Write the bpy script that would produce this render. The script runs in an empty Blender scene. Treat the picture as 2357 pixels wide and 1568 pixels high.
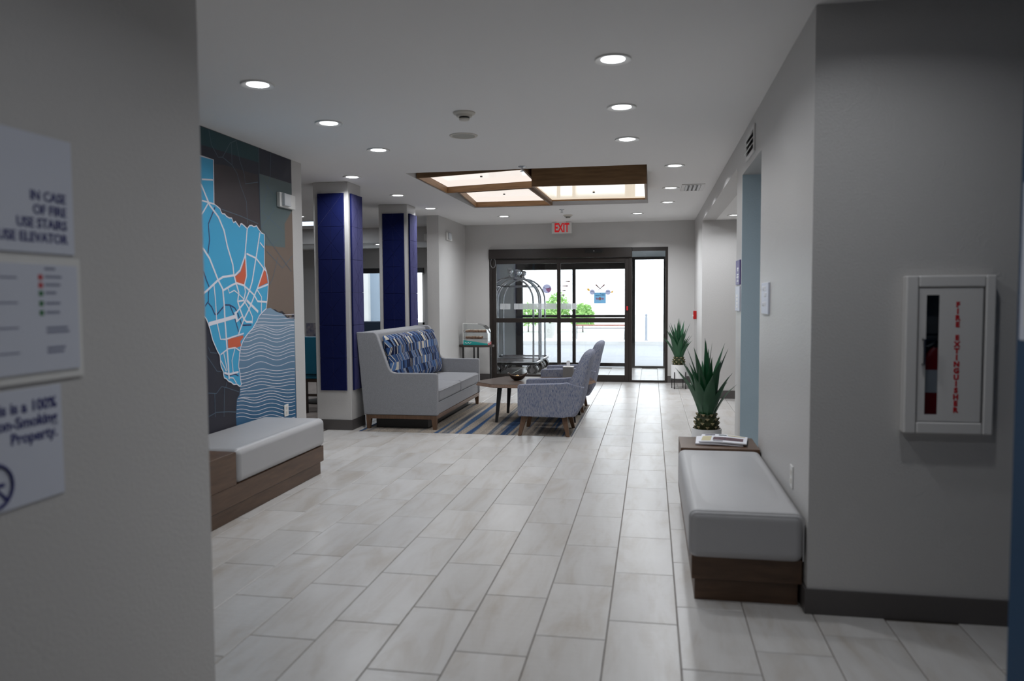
import bpy, bmesh, math, random
from mathutils import Vector, Matrix
random.seed(7)
S = bpy.context.scene
C = S.collection
PI = math.pi
CEIL = 2.755

# ------------------------------------------------------------------ camera
cam_d = bpy.data.cameras.new('camera'); cam = bpy.data.objects.new('camera', cam_d); C.objects.link(cam)
cam_d.sensor_fit = 'HORIZONTAL'; cam_d.sensor_width = 36.0; cam_d.lens = 36.0*1758.35/2357.0
cam_d.clip_start = 0.05; cam_d.clip_end = 300
YAW, PITCH, ROLL = 0.180714, 0.055808, -0.006330
fwd = Vector((-math.sin(YAW)*math.cos(PITCH), math.cos(YAW)*math.cos(PITCH), -math.sin(PITCH)))
rt = Vector((math.cos(YAW), math.sin(YAW), 0)); up = rt.cross(fwd)
r2 = math.cos(ROLL)*rt + math.sin(ROLL)*up; u2 = -math.sin(ROLL)*rt + math.cos(ROLL)*up
m = Matrix((r2, u2, -fwd)).transposed().to_4x4(); m.translation = Vector((0, 0, 1.4663))
cam.matrix_world = m
cam_d.dof.use_dof = True; cam_d.dof.focus_distance = 9.5; cam_d.dof.aperture_fstop = 1.8
S.camera = cam

# ------------------------------------------------------------------ sky and exposure
w = bpy.data.worlds.new('sky'); S.world = w; w.use_nodes = True
bg = w.node_tree.nodes['Background']
bg.inputs['Color'].default_value = (0.86, 0.94, 1.0, 1); bg.inputs['Strength'].default_value = 3.3
S.view_settings.view_transform = 'Standard'; S.view_settings.look = 'None'
S.view_settings.exposure = 0.0; S.view_settings.gamma = 1.0; S.view_settings.use_curve_mapping = False
S.cycles.use_denoising = True; S.cycles.use_adaptive_sampling = True; S.cycles.adaptive_threshold = .08; S.cycles.adaptive_min_samples = 16
S.cycles.max_bounces = 8; S.cycles.diffuse_bounces = 4; S.cycles.glossy_bounces = 3; S.cycles.transparent_max_bounces = 16
S.cycles.sample_clamp_indirect = 6.0; S.cycles.caustics_reflective = False; S.cycles.caustics_refractive = False
DOWN_W = 7.2      # watts of one recessed downlight
TRAY_E = .92     # glow of the ceiling tray panels

# ------------------------------------------------------------------ materials
def lin(r, g, b):
    f = lambda c: (c/255/12.92) if c/255 <= .04045 else ((c/255+.055)/1.055)**2.4
    return (f(r), f(g), f(b), 1)
MATS = {}
def N(nt, t, **kw):
    n = nt.nodes.new(t)
    for k, v in kw.items(): setattr(n, k, v)
    return n
def mat(name, rgb=(200, 200, 200), rough=.5, metal=0, bump=0, bscale=60, var=0, vscale=3, emit=None, estr=1, spec=.5, coat=0, stretch=None, rgb2=None, coord='Object', sheen=0):
    if name in MATS: return MATS[name]
    M = bpy.data.materials.new(name); M.use_nodes = True; nt = M.node_tree; p = nt.nodes['Principled BSDF']
    L = nt.links.new
    col = lin(*rgb)
    p.inputs['Base Color'].default_value = col; p.inputs['Roughness'].default_value = rough; p.inputs['Metallic'].default_value = metal
    p.inputs['Specular IOR Level'].default_value = spec; p.inputs['Coat Weight'].default_value = coat; p.inputs['Sheen Weight'].default_value = sheen; p.inputs['Sheen Roughness'].default_value = .35
    if emit:
        p.inputs['Emission Color'].default_value = lin(*emit); p.inputs['Emission Strength'].default_value = estr
    tc = N(nt, 'ShaderNodeTexCoord'); mp = N(nt, 'ShaderNodeMapping')
    L(tc.outputs[coord], mp.inputs['Vector'])
    if stretch: mp.inputs['Scale'].default_value = stretch
    if var or rgb2:
        no = N(nt, 'ShaderNodeTexNoise'); no.inputs['Scale'].default_value = vscale; no.inputs['Detail'].default_value = 6; no.inputs['Roughness'].default_value = .6
        L(mp.outputs[0], no.inputs['Vector'])
        rp = N(nt, 'ShaderNodeValToRGB'); rp.color_ramp.elements[0].position = .3; rp.color_ramp.elements[1].position = .7
        if rgb2: a, b = col, lin(*rgb2)
        else: a = tuple(c*(1-var) for c in col[:3])+(1,); b = tuple(min(1, c*(1+var)) for c in col[:3])+(1,)
        rp.color_ramp.elements[0].color = a; rp.color_ramp.elements[1].color = b
        L(no.outputs['Fac'], rp.inputs[0]); L(rp.outputs[0], p.inputs['Base Color'])
    if bump:
        nb = N(nt, 'ShaderNodeTexNoise'); nb.inputs['Scale'].default_value = bscale; nb.inputs['Detail'].default_value = 3
        L(mp.outputs[0], nb.inputs['Vector'])
        bp = N(nt, 'ShaderNodeBump'); bp.inputs['Strength'].default_value = bump; bp.inputs['Distance'].default_value = .004
        L(nb.outputs['Fac'], bp.inputs['Height']); L(bp.outputs[0], p.inputs['Normal'])
    MATS[name] = M
    return M
def glass(name, tint=(1, 1, 1), refl=1.0, rough=0.0):
    if name in MATS: return MATS[name]
    M = bpy.data.materials.new(name); M.use_nodes = True; nt = M.node_tree; nt.nodes.clear(); L = nt.links.new
    o = N(nt, 'ShaderNodeOutputMaterial'); t = N(nt, 'ShaderNodeBsdfTransparent'); g = N(nt, 'ShaderNodeBsdfGlossy'); mx = N(nt, 'ShaderNodeMixShader'); lw = N(nt, 'ShaderNodeLayerWeight')
    pw = N(nt, 'ShaderNodeMath', operation='POWER'); ma = N(nt, 'ShaderNodeMath', operation='MULTIPLY_ADD')
    lw.inputs['Blend'].default_value = .5; pw.inputs[1].default_value = 5.0; ma.inputs[1].default_value = .96*refl; ma.inputs[2].default_value = .04*refl; ma.use_clamp = True
    t.inputs[0].default_value = (*tint, 1); g.inputs['Roughness'].default_value = rough
    L(lw.outputs['Facing'], pw.inputs[0]); L(pw.outputs[0], ma.inputs[0]); L(ma.outputs[0], mx.inputs[0]); L(t.outputs[0], mx.inputs[1]); L(g.outputs[0], mx.inputs[2]); L(mx.outputs[0], o.inputs[0])
    MATS[name] = M; return M

mat('wall_paint', (195, 193, 191), .42, bump=.4, bscale=95, spec=.5)
mat('ceiling_paint', (236, 235, 234), .8, bump=.1, bscale=120, spec=.2)
mat('accent_paint', (198, 220, 232), .5, bump=.25, bscale=110, spec=.35)
mat('blue_paint', (27, 64, 96), .6, bump=.2, bscale=110, spec=.3)
mat('baseboard_vinyl', (84, 80, 79), .45)
mat('grout', (104, 96, 88), .8)
mat('bronze', (40, 33, 29), .35, spec=.5)
mat('black_metal', (20, 19, 19), .4)
mat('chrome', (205, 208, 212), .12, 1)
mat('steel', (150, 150, 152), .32, 1)
mat('white_plastic', (222, 221, 218), .4)
mat('white_enamel', (214, 212, 210), .32, coat=.2)
mat('cream_plastic', (205, 200, 190), .5)
mat('black_plastic', (14, 14, 15), .4)
mat('red_plastic', (170, 18, 16), .35)
mat('red_print', (186, 26, 34), .5)
mat('navy_print', (34, 38, 110), .5)
mat('white_print', (236, 236, 238), .5)
mat('lens', (255, 255, 255), .4, emit=(246, 249, 255), estr=9)
mat('sign_plate', (206, 210, 222), .45)
mat('leather', (168, 167, 168), .38, bump=.25, bscale=260, spec=.5, var=.03, vscale=2)
mat('sofa_fabric', (141, 142, 146), .9, sheen=.3, bump=.5, bscale=500, var=.14, vscale=220, spec=.2, stretch=(1, 1, .35))
mat('walnut', (104, 76, 54), .45, rgb2=(74, 52, 36), vscale=3.0, stretch=(1.2, 1.2, 14), spec=.4)
mat('bench_wood', (100, 75, 56), .42, rgb2=(74, 53, 38), vscale=4.0, stretch=(1.4, 1.0, 9), spec=.45)
mat('tray_wood', (146, 114, 82), .5, rgb2=(114, 86, 60), vscale=3.0, stretch=(1, 1, 12), spec=.3)
mat('table_wood', (92, 76, 66), .28, rgb2=(66, 53, 45), vscale=4, stretch=(1, 9, 9), spec=.5)
mat('leg_wood', (112, 84, 62), .45, rgb2=(86, 62, 44), vscale=6, stretch=(8, 8, 1))
mat('felt', (6, 17, 68), .9, bump=.4, bscale=400, spec=.2, sheen=.48)
MATS['felt'].node_tree.nodes['Principled BSDF'].inputs['Sheen Tint'].default_value = (.42, .40, .85, 1)
mat('felt_back', (8, 12, 40), .95)
mat('teal_vinyl', (24, 92, 116), .5, spec=.4)
mat('dark_teal', (18, 40, 62), .7)
mat('dark_wood', (52, 40, 34), .5)
mat('concrete', (204, 204, 202), .85, var=.06, vscale=2)
mat('asphalt', (152, 154, 158), .9, var=.05, vscale=1.5)
mat('agave', (34, 92, 56), .36, rgb2=(22, 66, 42), vscale=5, spec=.5)
mat('trunk_green', (64, 74, 36), .6, rgb2=(44, 46, 26), vscale=14)
mat('scale_tip', (196, 178, 140), .7)
mat('white_ceramic', (232, 232, 232), .35)
mat('gravel', (170, 150, 110), .9, var=.3, vscale=120)
mat('paper', (225, 225, 230), .8)
mat('bowl_dark', (58, 46, 38), .3, metal=.4)
mat('grey_box', (120, 118, 117), .6)
mat('shrub', (176, 208, 130), .7, rgb2=(120, 176, 92), vscale=6)
mat('planter_stone', (200, 200, 196), .8)
mat('teal_print', (24, 142, 138), .5)
mat('pastry', (142, 96, 60), .7, rgb2=(90, 54, 32), vscale=40)
mat('icing', (226, 214, 196), .6)
mat('shade_fabric', (186, 196, 208), .9)
mat('ext_wall', (222, 230, 234), .9)
mat('ext_siding', (150, 164, 178), .9)
glass('pane'); glass('acrylic', (.97, .98, .98), 1.2)
glass('shade_tint_pane', (.68, .7, .72), 1.0)  # grey tint stands in for the shade inside the extinguisher cabinet

# ------------------------------------------------------------------ geometry helpers
class MB:
    def __init__(s): s.v = []; s.f = []; s.nr = 0
    def add(s, vs, fs):
        o = len(s.v); s.v += [tuple(p) for p in vs]; s.f += [tuple(i+o for i in f) for f in fs]; return s
    def box(s, x0, x1, y0, y1, z0, z1):
        return s.add([(x0,y0,z0),(x1,y0,z0),(x1,y1,z0),(x0,y1,z0),(x0,y0,z1),(x1,y0,z1),(x1,y1,z1),(x0,y1,z1)],
              [(0,3,2,1),(4,5,6,7),(0,1,5,4),(1,2,6,5),(2,3,7,6),(3,0,4,7)])
    def prism(s, poly, d0, d1, axis='z'):
        # poly 2D list; extruded along axis from d0 to d1.  axis x: (y,z); y: (x,z); z: (x,y)
        f = {'x': lambda a, b, d: (d, a, b), 'y': lambda a, b, d: (a, d, b), 'z': lambda a, b, d: (a, b, d)}[axis]
        n = len(poly); vs = [f(a, b, d0) for a, b in poly]+[f(a, b, d1) for a, b in poly]
        fs = [tuple(range(n-1, -1, -1)), tuple(range(n, 2*n))]+[(i, (i+1) % n, n+(i+1) % n, n+i) for i in range(n)]
        return s.add(vs, fs)
    def sheet(s, poly, d0, d1, axis='y'):
        return s.add([(x_, d0, z_) for x_, z_ in poly], [tuple(range(len(poly)))])
    def lathe(s, prof, cx=0, cy=0, seg=24, cap=True, z=0):
        n = len(prof); vs = []; fs = []
        for k in range(seg):
            a = 2*PI*k/seg
            vs += [(cx+r*math.cos(a), cy+r*math.sin(a), z+h) for r, h in prof]
        for k in range(seg):
            k2 = (k+1) % seg
            fs += [(k*n+i, k2*n+i, k2*n+i+1, k*n+i+1) for i in range(n-1)]
        if cap:
            fs.append(tuple(k*n for k in range(seg))[::-1]); fs.append(tuple(k*n+n-1 for k in range(seg)))
        return s.add(vs, fs)
    def tube(s, path, r, seg=8, closed=False, r1=None):
        path = [Vector(p) for p in path]; n = len(path); rings = []
        up0 = Vector((0, 0, 1))
        prev = None
        for i, p in enumerate(path):
            a = path[i-1] if (i > 0 or closed) else p; b = path[(i+1) % n] if (i < n-1 or closed) else p
            t = (b-a).normalized()
            if prev is None:
                nrm = t.cross(up0)
                if nrm.length < 1e-3: nrm = t.cross(Vector((1, 0, 0)))
                nrm.normalize()
            else:
                nrm = (prev - t*prev.dot(t)).normalized()
            prev = nrm; bn = t.cross(nrm)
            rr = r if r1 is None else r+(r1-r)*i/(n-1)
            rings.append([p+nrm*rr*math.cos(2*PI*k/seg)+bn*rr*math.sin(2*PI*k/seg) for k in range(seg)])
        vs = [v for ring in rings for v in ring]; fs = []
        for i in range(n if closed else n-1):
            j = (i+1) % n
            fs += [(i*seg+k, i*seg+(k+1) % seg, j*seg+(k+1) % seg, j*seg+k) for k in range(seg)]
        if not closed: fs += [tuple(range(seg))[::-1], tuple((n-1)*seg+k for k in range(seg))]
        return s.add(vs, fs)
    def loft(s, rings, cap=True):
        seg = len(rings[0]); vs = [v for r in rings for v in r]; fs = []
        for i in range(len(rings)-1):
            fs += [(i*seg+k, i*seg+(k+1) % seg, (i+1)*seg+(k+1) % seg, (i+1)*seg+k) for k in range(seg)]
        if cap: fs += [tuple(range(seg))[::-1], tuple((len(rings)-1)*seg+k for k in range(seg))]
        return s.add(vs, fs)
    def sphere(s, c, r, seg=12, rings=8, sz=1):
        prof = [(max(1e-4, r*math.sin(PI*i/rings)), -r*sz*math.cos(PI*i/rings)) for i in range(rings+1)]
        return s.lathe(prof, c[0], c[1], seg, True, c[2])
    def ribbon(s, pts, wd, x, d=.0004):
        # flat strip lying on a plane of constant x; pts are (y, z)
        P = [Vector(p) for p in pts]; n = len(P); Lf = []; Rt = []
        for i in range(n):
            t = (P[min(i+1, n-1)]-P[max(i-1, 0)]).normalized(); nn = Vector((-t.y, t.x))*wd/2
            Lf.append(P[i]+nn); Rt.append(P[i]-nn)
        x += 3e-5*s.nr; s.nr += 1
        vs = [(x, p.x, p.y) for p in Lf]+[(x, p.x, p.y) for p in Rt]
        return s.add(vs, [(i, n+i, n+i+1, i+1) for i in range(n-1)])
    def build(s, name, material, parent=None, bevel=0, seg=2, smooth=False, origin=None, local=False, sub=0):
        me = bpy.data.meshes.new(name)
        off = Vector((0, 0, 0))
        if parent is not None and not local: off = wloc(parent)
        elif parent is None and origin is not None: off = Vector(origin)
        me.from_pydata([tuple(Vector(v)-off) for v in s.v], [], s.f)
        bm = bmesh.new(); bm.from_mesh(me); bmesh.ops.recalc_face_normals(bm, faces=bm.faces); bm.to_mesh(me); bm.free()
        if smooth or bevel or sub: me.polygons.foreach_set('use_smooth', [True]*len(me.polygons))
        me.materials.append(MATS[material])
        o = bpy.data.objects.new(name, me); C.objects.link(o)
        if parent is not None: o.parent = parent
        elif origin is not None: o.location = origin
        if sub:
            md = o.modifiers.new('sub', 'SUBSURF'); md.levels = sub; md.render_levels = sub
        if bevel:
            md = o.modifiers.new('bevel', 'BEVEL'); md.width = bevel; md.segments = seg; md.limit_method = 'ANGLE'; md.angle_limit = .6; md.harden_normals = True
        elif smooth and not sub:
            es = me.attributes.get('sharp_edge')
            bm = bmesh.new(); bm.from_mesh(me)
            for e in bm.edges:
                if len(e.link_faces) == 2 and e.calc_face_angle(0) > .75: e.smooth = False
            bm.to_mesh(me); bm.free()
        return o
def wloc(o):
    v = Vector(o.location)
    while o.parent: o = o.parent; v += o.location
    return v
def tag(o, label=None, cat=None, group=None, kind=None):
    if label: o['label'] = label
    if cat: o['category'] = cat
    if group: o['group'] = group
    if kind: o['kind'] = kind
    return o
def thing(name, label, cat, loc=(0, 0, 0), group=None, rz=0):
    o = bpy.data.objects.new(name, None); C.objects.link(o); o.location = loc; o.rotation_euler = (0, 0, rz); o.empty_display_size = .1
    return tag(o, label, cat, group)
def struct(name, loc=(0, 0, 0)):
    o = bpy.data.objects.new(name, None); C.objects.link(o); o.location = loc; o['kind'] = 'structure'; return o
def inst(me_obj, parent, loc=(0, 0, 0), rot=(0, 0, 0), scale=(1, 1, 1), name=None):
    o = me_obj.copy(); C.objects.link(o); o.parent = parent; o.location = loc; o.rotation_euler = rot; o.scale = scale
    if name: o.name = name
    return o
def copy_tree(o, parent=None):
    c = o.copy(); C.objects.link(c); c.parent = parent
    for ch in list(o.children): copy_tree(ch, c)
    return c
def text(body, size, loc, facing, material, name, parent, align='LEFT', bold=0, depth=.0006, sx=1, mirror=False):
    # facing: '+x' '-x' '-y'  (direction the lettering looks towards)
    cu = bpy.data.curves.new(name, 'FONT'); cu.body = body; cu.size = size; cu.align_x = align; cu.offset = bold; cu.extrude = depth; cu.resolution_u = 3
    t = bpy.data.objects.new(name, cu); C.objects.link(t)
    dg = bpy.context.evaluated_depsgraph_get(); me = bpy.data.meshes.new_from_object(t.evaluated_get(dg))
    bpy.data.objects.remove(t); bpy.data.curves.remove(cu)
    R = {'-y': Matrix(((1,0,0),(0,0,-1),(0,1,0))), '+x': Matrix(((0,0,1),(1,0,0),(0,1,0))), '-x': Matrix(((0,0,-1),(-1,0,0),(0,1,0)))}[facing]
    off = wloc(parent)
    for v in me.vertices:
        c = Vector(v.co); c.x *= sx*(-1 if mirror else 1)
        v.co = R @ c + Vector(loc) - off
    me.materials.clear(); me.materials.append(MATS[material])
    o = bpy.data.objects.new(name, me); C.objects.link(o); o.parent = parent
    return o
def B(x0, x1, y0, y1, z0, z1): return MB().box(x0, x1, y0, y1, z0, z1)
def sbox(name, x0, x1, y0, y1, z0, z1, material, parent=None, **k):
    o = B(x0, x1, y0, y1, z0, z1).build(name, material, parent, origin=None if parent else ((x0+x1)/2, (y0+y1)/2, z0), **k)
    if parent is None: o['kind'] = 'structure'
    return o
# ------------------------------------------------------------------ special materials
def tile_material():
    M = bpy.data.materials.new('porcelain_tile'); M.use_nodes = True; nt = M.node_tree; L = nt.links.new; p = nt.nodes['Principled BSDF']
    geo = N(nt, 'ShaderNodeNewGeometry'); oi = N(nt, 'ShaderNodeObjectInfo'); mp = N(nt, 'ShaderNodeMapping'); mp.inputs['Scale'].default_value = (2.2, .5, 1)
    ad = N(nt, 'ShaderNodeVectorMath', operation='MULTIPLY_ADD'); ad.inputs[1].default_value = (1, 1, 1)
    cm = N(nt, 'ShaderNodeCombineXYZ'); mul = N(nt, 'ShaderNodeMath', operation='MULTIPLY'); mul.inputs[1].default_value = 9
    L(oi.outputs['Random'], mul.inputs[0]); L(mul.outputs[0], cm.inputs['Z']); L(mul.outputs[0], cm.inputs['X'])
    L(geo.outputs['Position'], ad.inputs[0]); L(cm.outputs[0], ad.inputs[2]); L(ad.outputs[0], mp.inputs['Vector'])
    n1 = N(nt, 'ShaderNodeTexNoise'); n1.inputs['Scale'].default_value = 3.2; n1.inputs['Detail'].default_value = 7; n1.inputs['Roughness'].default_value = .62; n1.inputs['Distortion'].default_value = .6
    L(mp.outputs[0], n1.inputs['Vector'])
    r = N(nt, 'ShaderNodeValToRGB'); e = r.color_ramp.elements
    e[0].position = .28; e[0].color = lin(172, 165, 157); e[1].position = .5; e[1].color = lin(189, 186, 183)
    e2 = r.color_ramp.elements.new(.72); e2.color = lin(197, 195, 193)
    L(n1.outputs['Fac'], r.inputs[0])
    hs = N(nt, 'ShaderNodeHueSaturation'); mr = N(nt, 'ShaderNodeMapRange'); mr.inputs['To Min'].default_value = .93; mr.inputs['To Max'].default_value = 1.05
    L(oi.outputs['Random'], mr.inputs['Value']); L(mr.outputs[0], hs.inputs['Value']); L(r.outputs[0], hs.inputs['Color']); L(hs.outputs[0], p.inputs['Base Color'])
    n2 = N(nt, 'ShaderNodeTexNoise'); n2.inputs['Scale'].default_value = 26; n2.inputs['Detail'].default_value = 5
    m2 = N(nt, 'ShaderNodeMapping'); m2.inputs['Scale'].default_value = (.55, 1.3, 1); L(ad.outputs[0], m2.inputs['Vector']); L(m2.outputs[0], n2.inputs['Vector'])
    bp = N(nt, 'ShaderNodeBump'); bp.inputs['Strength'].default_value = .3; bp.inputs['Distance'].default_value = .004; L(n2.outputs['Fac'], bp.inputs['Height']); L(bp.outputs[0], p.inputs['Normal'])
    p.inputs['Roughness'].default_value = .3; p.inputs['Specular IOR Level'].default_value = .5
    MATS['tile'] = M
tile_material()
def rug_material():
    M = bpy.data.materials.new('rug_pile'); M.use_nodes = True; nt = M.node_tree; L = nt.links.new; p = nt.nodes['Principled BSDF']
    geo = N(nt, 'ShaderNodeNewGeometry'); mp = N(nt, 'ShaderNodeMapping'); mp.inputs['Scale'].default_value = (8.5, .16, 1); L(geo.outputs['Position'], mp.inputs['Vector'])
    n1 = N(nt, 'ShaderNodeTexNoise'); n1.inputs['Scale'].default_value = 1.0; n1.inputs['Detail'].default_value = 3; n1.inputs['Roughness'].default_value = .45; L(mp.outputs[0], n1.inputs['Vector'])
    r = N(nt, 'ShaderNodeValToRGB'); r.color_ramp.interpolation = 'LINEAR'; e = r.color_ramp.elements
    e[0].position = .31; e[0].color = lin(40, 62, 98); e[1].position = .385; e[1].color = lin(58, 82, 112)
    for pos, c in ((.41, (128, 120, 112)), (.54, (156, 146, 134)), (.6, (126, 122, 118)), (.66, (74, 84, 98)), (.74, (146, 138, 128))):
        x = r.color_ramp.elements.new(pos); x.color = lin(*c)
    L(n1.outputs['Fac'], r.inputs[0])
    m3 = N(nt, 'ShaderNodeMapping'); m3.inputs['Scale'].default_value = (150, 14, 1); L(geo.outputs['Position'], m3.inputs['Vector'])
    n3 = N(nt, 'ShaderNodeTexNoise'); n3.inputs['Scale'].default_value = 1.6; n3.inputs['Detail'].default_value = 4; L(m3.outputs[0], n3.inputs['Vector'])
    r3 = N(nt, 'ShaderNodeValToRGB'); r3.color_ramp.elements[0].position = .38; r3.color_ramp.elements[0].color = (.62, .63, .66, 1); r3.color_ramp.elements[1].position = .66; r3.color_ramp.elements[1].color = (1.32, 1.3, 1.25, 1)
    L(n3.outputs['Fac'], r3.inputs[0])
    mx = N(nt, 'ShaderNodeMix', data_type='RGBA', blend_type='MULTIPLY'); mx.inputs['Factor'].default_value = 1
    L(r.outputs[0], mx.inputs['A']); L(r3.outputs[0], mx.inputs['B']); L(mx.outputs['Result'], p.inputs['Base Color'])
    p.inputs['Roughness'].default_value = .95; p.inputs['Specular IOR Level'].default_value = .1
    MATS['rug'] = M
rug_material()
def streak_fabric():
    M = bpy.data.materials.new('streak_fabric'); M.use_nodes = True; nt = M.node_tree; L = nt.links.new; p = nt.nodes['Principled BSDF']
    tc = N(nt, 'ShaderNodeTexCoord'); mp = N(nt, 'ShaderNodeMapping'); mp.inputs['Scale'].default_value = (170, 170, 20); L(tc.outputs['Object'], mp.inputs['Vector'])
    n1 = N(nt, 'ShaderNodeTexNoise'); n1.inputs['Scale'].default_value = 1.3; n1.inputs['Detail'].default_value = 3; L(mp.outputs[0], n1.inputs['Vector'])
    r = N(nt, 'ShaderNodeValToRGB'); e = r.color_ramp.elements; e[0].position = .3; e[0].color = lin(70, 80, 110); e[1].position = .44; e[1].color = lin(116, 122, 142)
    for pos, c in ((.54, (144, 146, 156)), (.62, (126, 126, 138)), (.72, (184, 182, 182))):
        x = r.color_ramp.elements.new(pos); x.color = lin(*c)
    L(n1.outputs['Fac'], r.inputs[0]); L(r.outputs[0], p.inputs['Base Color'])
    bp = N(nt, 'ShaderNodeBump'); bp.inputs['Strength'].default_value = .3; bp.inputs['Distance'].default_value = .002; L(n1.outputs['Fac'], bp.inputs['Height']); L(bp.outputs[0], p.inputs['Normal'])
    p.inputs['Roughness'].default_value = .95; p.inputs['Specular IOR Level'].default_value = .15
    MATS['streak'] = M
streak_fabric()
def lum_panel():
    M = mat('tray_panel', (110, 104, 98), .08, emit=(255, 245, 237), estr=TRAY_E, spec=.5)
    mat('tray_panel_dim', (110, 104, 94), .06, emit=(255, 240, 218), estr=TRAY_E*.84, spec=.6)
lum_panel()
def frosted():
    M = bpy.data.materials.new('frosted_film'); M.use_nodes = True; nt = M.node_tree; nt.nodes.clear(); L = nt.links.new
    o = N(nt, 'ShaderNodeOutputMaterial'); a = N(nt, 'ShaderNodeBsdfTransparent'); b = N(nt, 'ShaderNodeBsdfTranslucent'); c = N(nt, 'ShaderNodeBsdfDiffuse'); m1 = N(nt, 'ShaderNodeMixShader'); m2 = N(nt, 'ShaderNodeMixShader')
    b.inputs[0].default_value = (.98, .98, .98, 1); c.inputs[0].default_value = (.9, .9, .9, 1)
    m1.inputs[0].default_value = .3; m2.inputs[0].default_value = .9
    L(b.outputs[0], m1.inputs[1]); L(c.outputs[0], m1.inputs[2]); L(a.outputs[0], m2.inputs[1]); L(m1.outputs[0], m2.inputs[2]); L(m2.outputs[0], o.inputs[0])
    MATS['frosted'] = M
frosted()

# ------------------------------------------------------------------ room shell
XR, YF, XM = .713, 13.28, -3.285
H = CEIL
floor = sbox('floor', -3.575, 4.2, -1.6, 16.1, -.12, -.004, 'grout')
fd = sbox('floor_dining', -9.2, -3.575, 2.3, 15.1, -.12, -.008, 'grout')
# porcelain tiles laid in thirds
TW, TL, GR = .308, .616, .004
def tile_mesh():
    b = .0025; hx, hy = (TW-GR)/2, (TL-GR)/2
    v = [(-hx,-hy,-.004),(hx,-hy,-.004),(hx,hy,-.004),(-hx,hy,-.004),(-hx,-hy,-b),(hx,-hy,-b),(hx,hy,-b),(-hx,hy,-b),(-hx+b,-hy+b,0),(hx-b,-hy+b,0),(hx-b,hy-b,0),(-hx+b,hy-b,0)]
    f = [(0,1,5,4),(1,2,6,5),(2,3,7,6),(3,0,4,7),(4,5,9,8),(5,6,10,9),(6,7,11,10),(7,4,8,11),(8,9,10,11)]
    return v, f
tv, tf = tile_mesh()
def hidden(x, y):
    if x > XR+.15 and 3.8 < y < 5.2: return True
    if x > 1.15 and y < 2.2: return True
    if x > XR+.15 and y > 11.5 and y < 13.4: return True
    if x > XR+.15 and y > 13.4: return True
    if x > 3: return True
    if -2.95 < x < -1.05 and 8.3 < y < 10.08: return True
    if x < -1.7 and y < 2.0: return True
    if x < -3.3 and (y < 7.0 or y > 11.7): return True
    return False
spots = []
for k in range(-12, 10):
    x = .1214+(k+.5)*TW; off = 3.418+.20533*(k+1)
    for n in range(-12, 24):
        y = off+(n+.5)*TL
        if 1.7 < y < 15.95 and not hidden(x, y): spots.append((math.hypot(x, y) if abs(x) < 9 else 99, x, y))
spots.sort()
tile0 = MB().add(tv, tf).build('tile', 'tile', floor, local=True)
first = True
fz = wloc(floor)
for d, x, y in spots[:300]:
    o = tile0 if first else tile0.copy()
    if not first: C.objects.link(o); o.parent = floor
    first = False
    o.location = Vector((x, y, 0))-fz
rest = MB()
for d, x, y in spots[300:]:
    rest.add([(a+x, b+y, c) for a, b, c in tv], tf)
rest.build('tile_field', 'tile', floor)['kind'] = 'stuff'
# grey wood-look planks of the dining floor
mat('plank', (150, 142, 136), .5, rgb2=(104, 96, 92), vscale=3, stretch=(1, 10, 1), spec=.4)
fdl = wloc(fd); pl0 = B(-.6, .6, -.072, .072, -.007, 0).build('plank', 'plank', fd, local=True); first = True
for r_ in range(42):
    y = 7.6+r_*.15
    for q in range(3):
        o = pl0 if first else pl0.copy()
        if not first: C.objects.link(o); o.parent = fd
        first = False
        o.location = Vector((-4.2-q*1.21-(r_ % 3)*.0, y, 0))-fdl

def wall(name, boxes, material='wall_paint'):
    m_ = MB()
    for b in boxes: m_.box(*b)
    b = boxes[0]
    o = m_.build(name, material, origin=((b[0]+b[1])/2, (b[2]+b[3])/2, b[4])); o['kind'] = 'structure'; return o
TX0, TX1, TY0, TY1 = -2.5, -.05, 7.63, 10.75
wall('ceiling', [(-9.2, 4.2, -1.6, TY0, H, H+.4), (-9.2, 4.2, TY1, 13.45, H, H+.4), (-9.2, TX0, TY0, TY1, H, H+.4), (TX1, 4.2, TY0, TY1, H, H+.4), (TX0, TX1, TY0, TY1, H+.33, H+.4)], 'ceiling_paint')
wall('wall_left_front', [(-3.6, -1.5, -1.6, 2.38, 0, H)])
wall('wall_left_mural', [(-3.56, XM, 2.38, 6.87, 0, H)])
wall('wall_rear', [(-1.5, 1.0, -1.6, -1.45, 0, H)])
wall('wall_right_front', [(1.0, 2.8, -1.6, 2.34, 0, H)], 'blue_paint')
wall('wall_right_corridor', [(2.8, 2.95, -1.6, 3.65, 0, H)])
wall('wall_right', [(XR, 4.2, 3.65, 5.333, 0, H), (XR, .90, 5.333, 6.416, 2.437, H), (XR, 4.2, 6.416, 6.80, 0, H), (XR, .90, 6.80, 11.3, 2.556, H), (XR, 4.2, 11.3, YF, 0, H)])
wall('wall_right_alcove', [(XR+.0005, 3.6, 6.408, 6.416, 0, 2.437)], 'accent_paint')
wall('wall_right_far', [(4.05, 4.2, 5.333, 6.416, 0, H), (4.05, 4.2, 6.80, 11.3, 0, H)])
wall('ceiling_side_room', [(.90, 4.05, 6.80, 11.3, 2.556, H)], 'ceiling_paint')
wall('ceiling_alcove', [(.90, 4.05, 5.333, 6.408, 2.437, H)], 'ceiling_paint')
wall('wall_back', [(-3.26, -2.83, YF, YF+.17, 0, H), (.272, XR+.2, YF, YF+.17, 0, H), (-2.83, .272, YF, YF+.17, 2.316, H)])
wall('wall_left_entry', [(-3.45, -3.26, 11.55, 16.02, 0, H)])
wall('wall_dining_side', [(-9.2, -9.05, 2.38, 15.1, 0, H)])
wall('wall_dining_front', [(-9.05, -3.56, 2.38, 2.5, 0, H)])
WX0, WX1, WZ0, WZ1 = -6.35, -4.54, .93, 2.07
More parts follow.
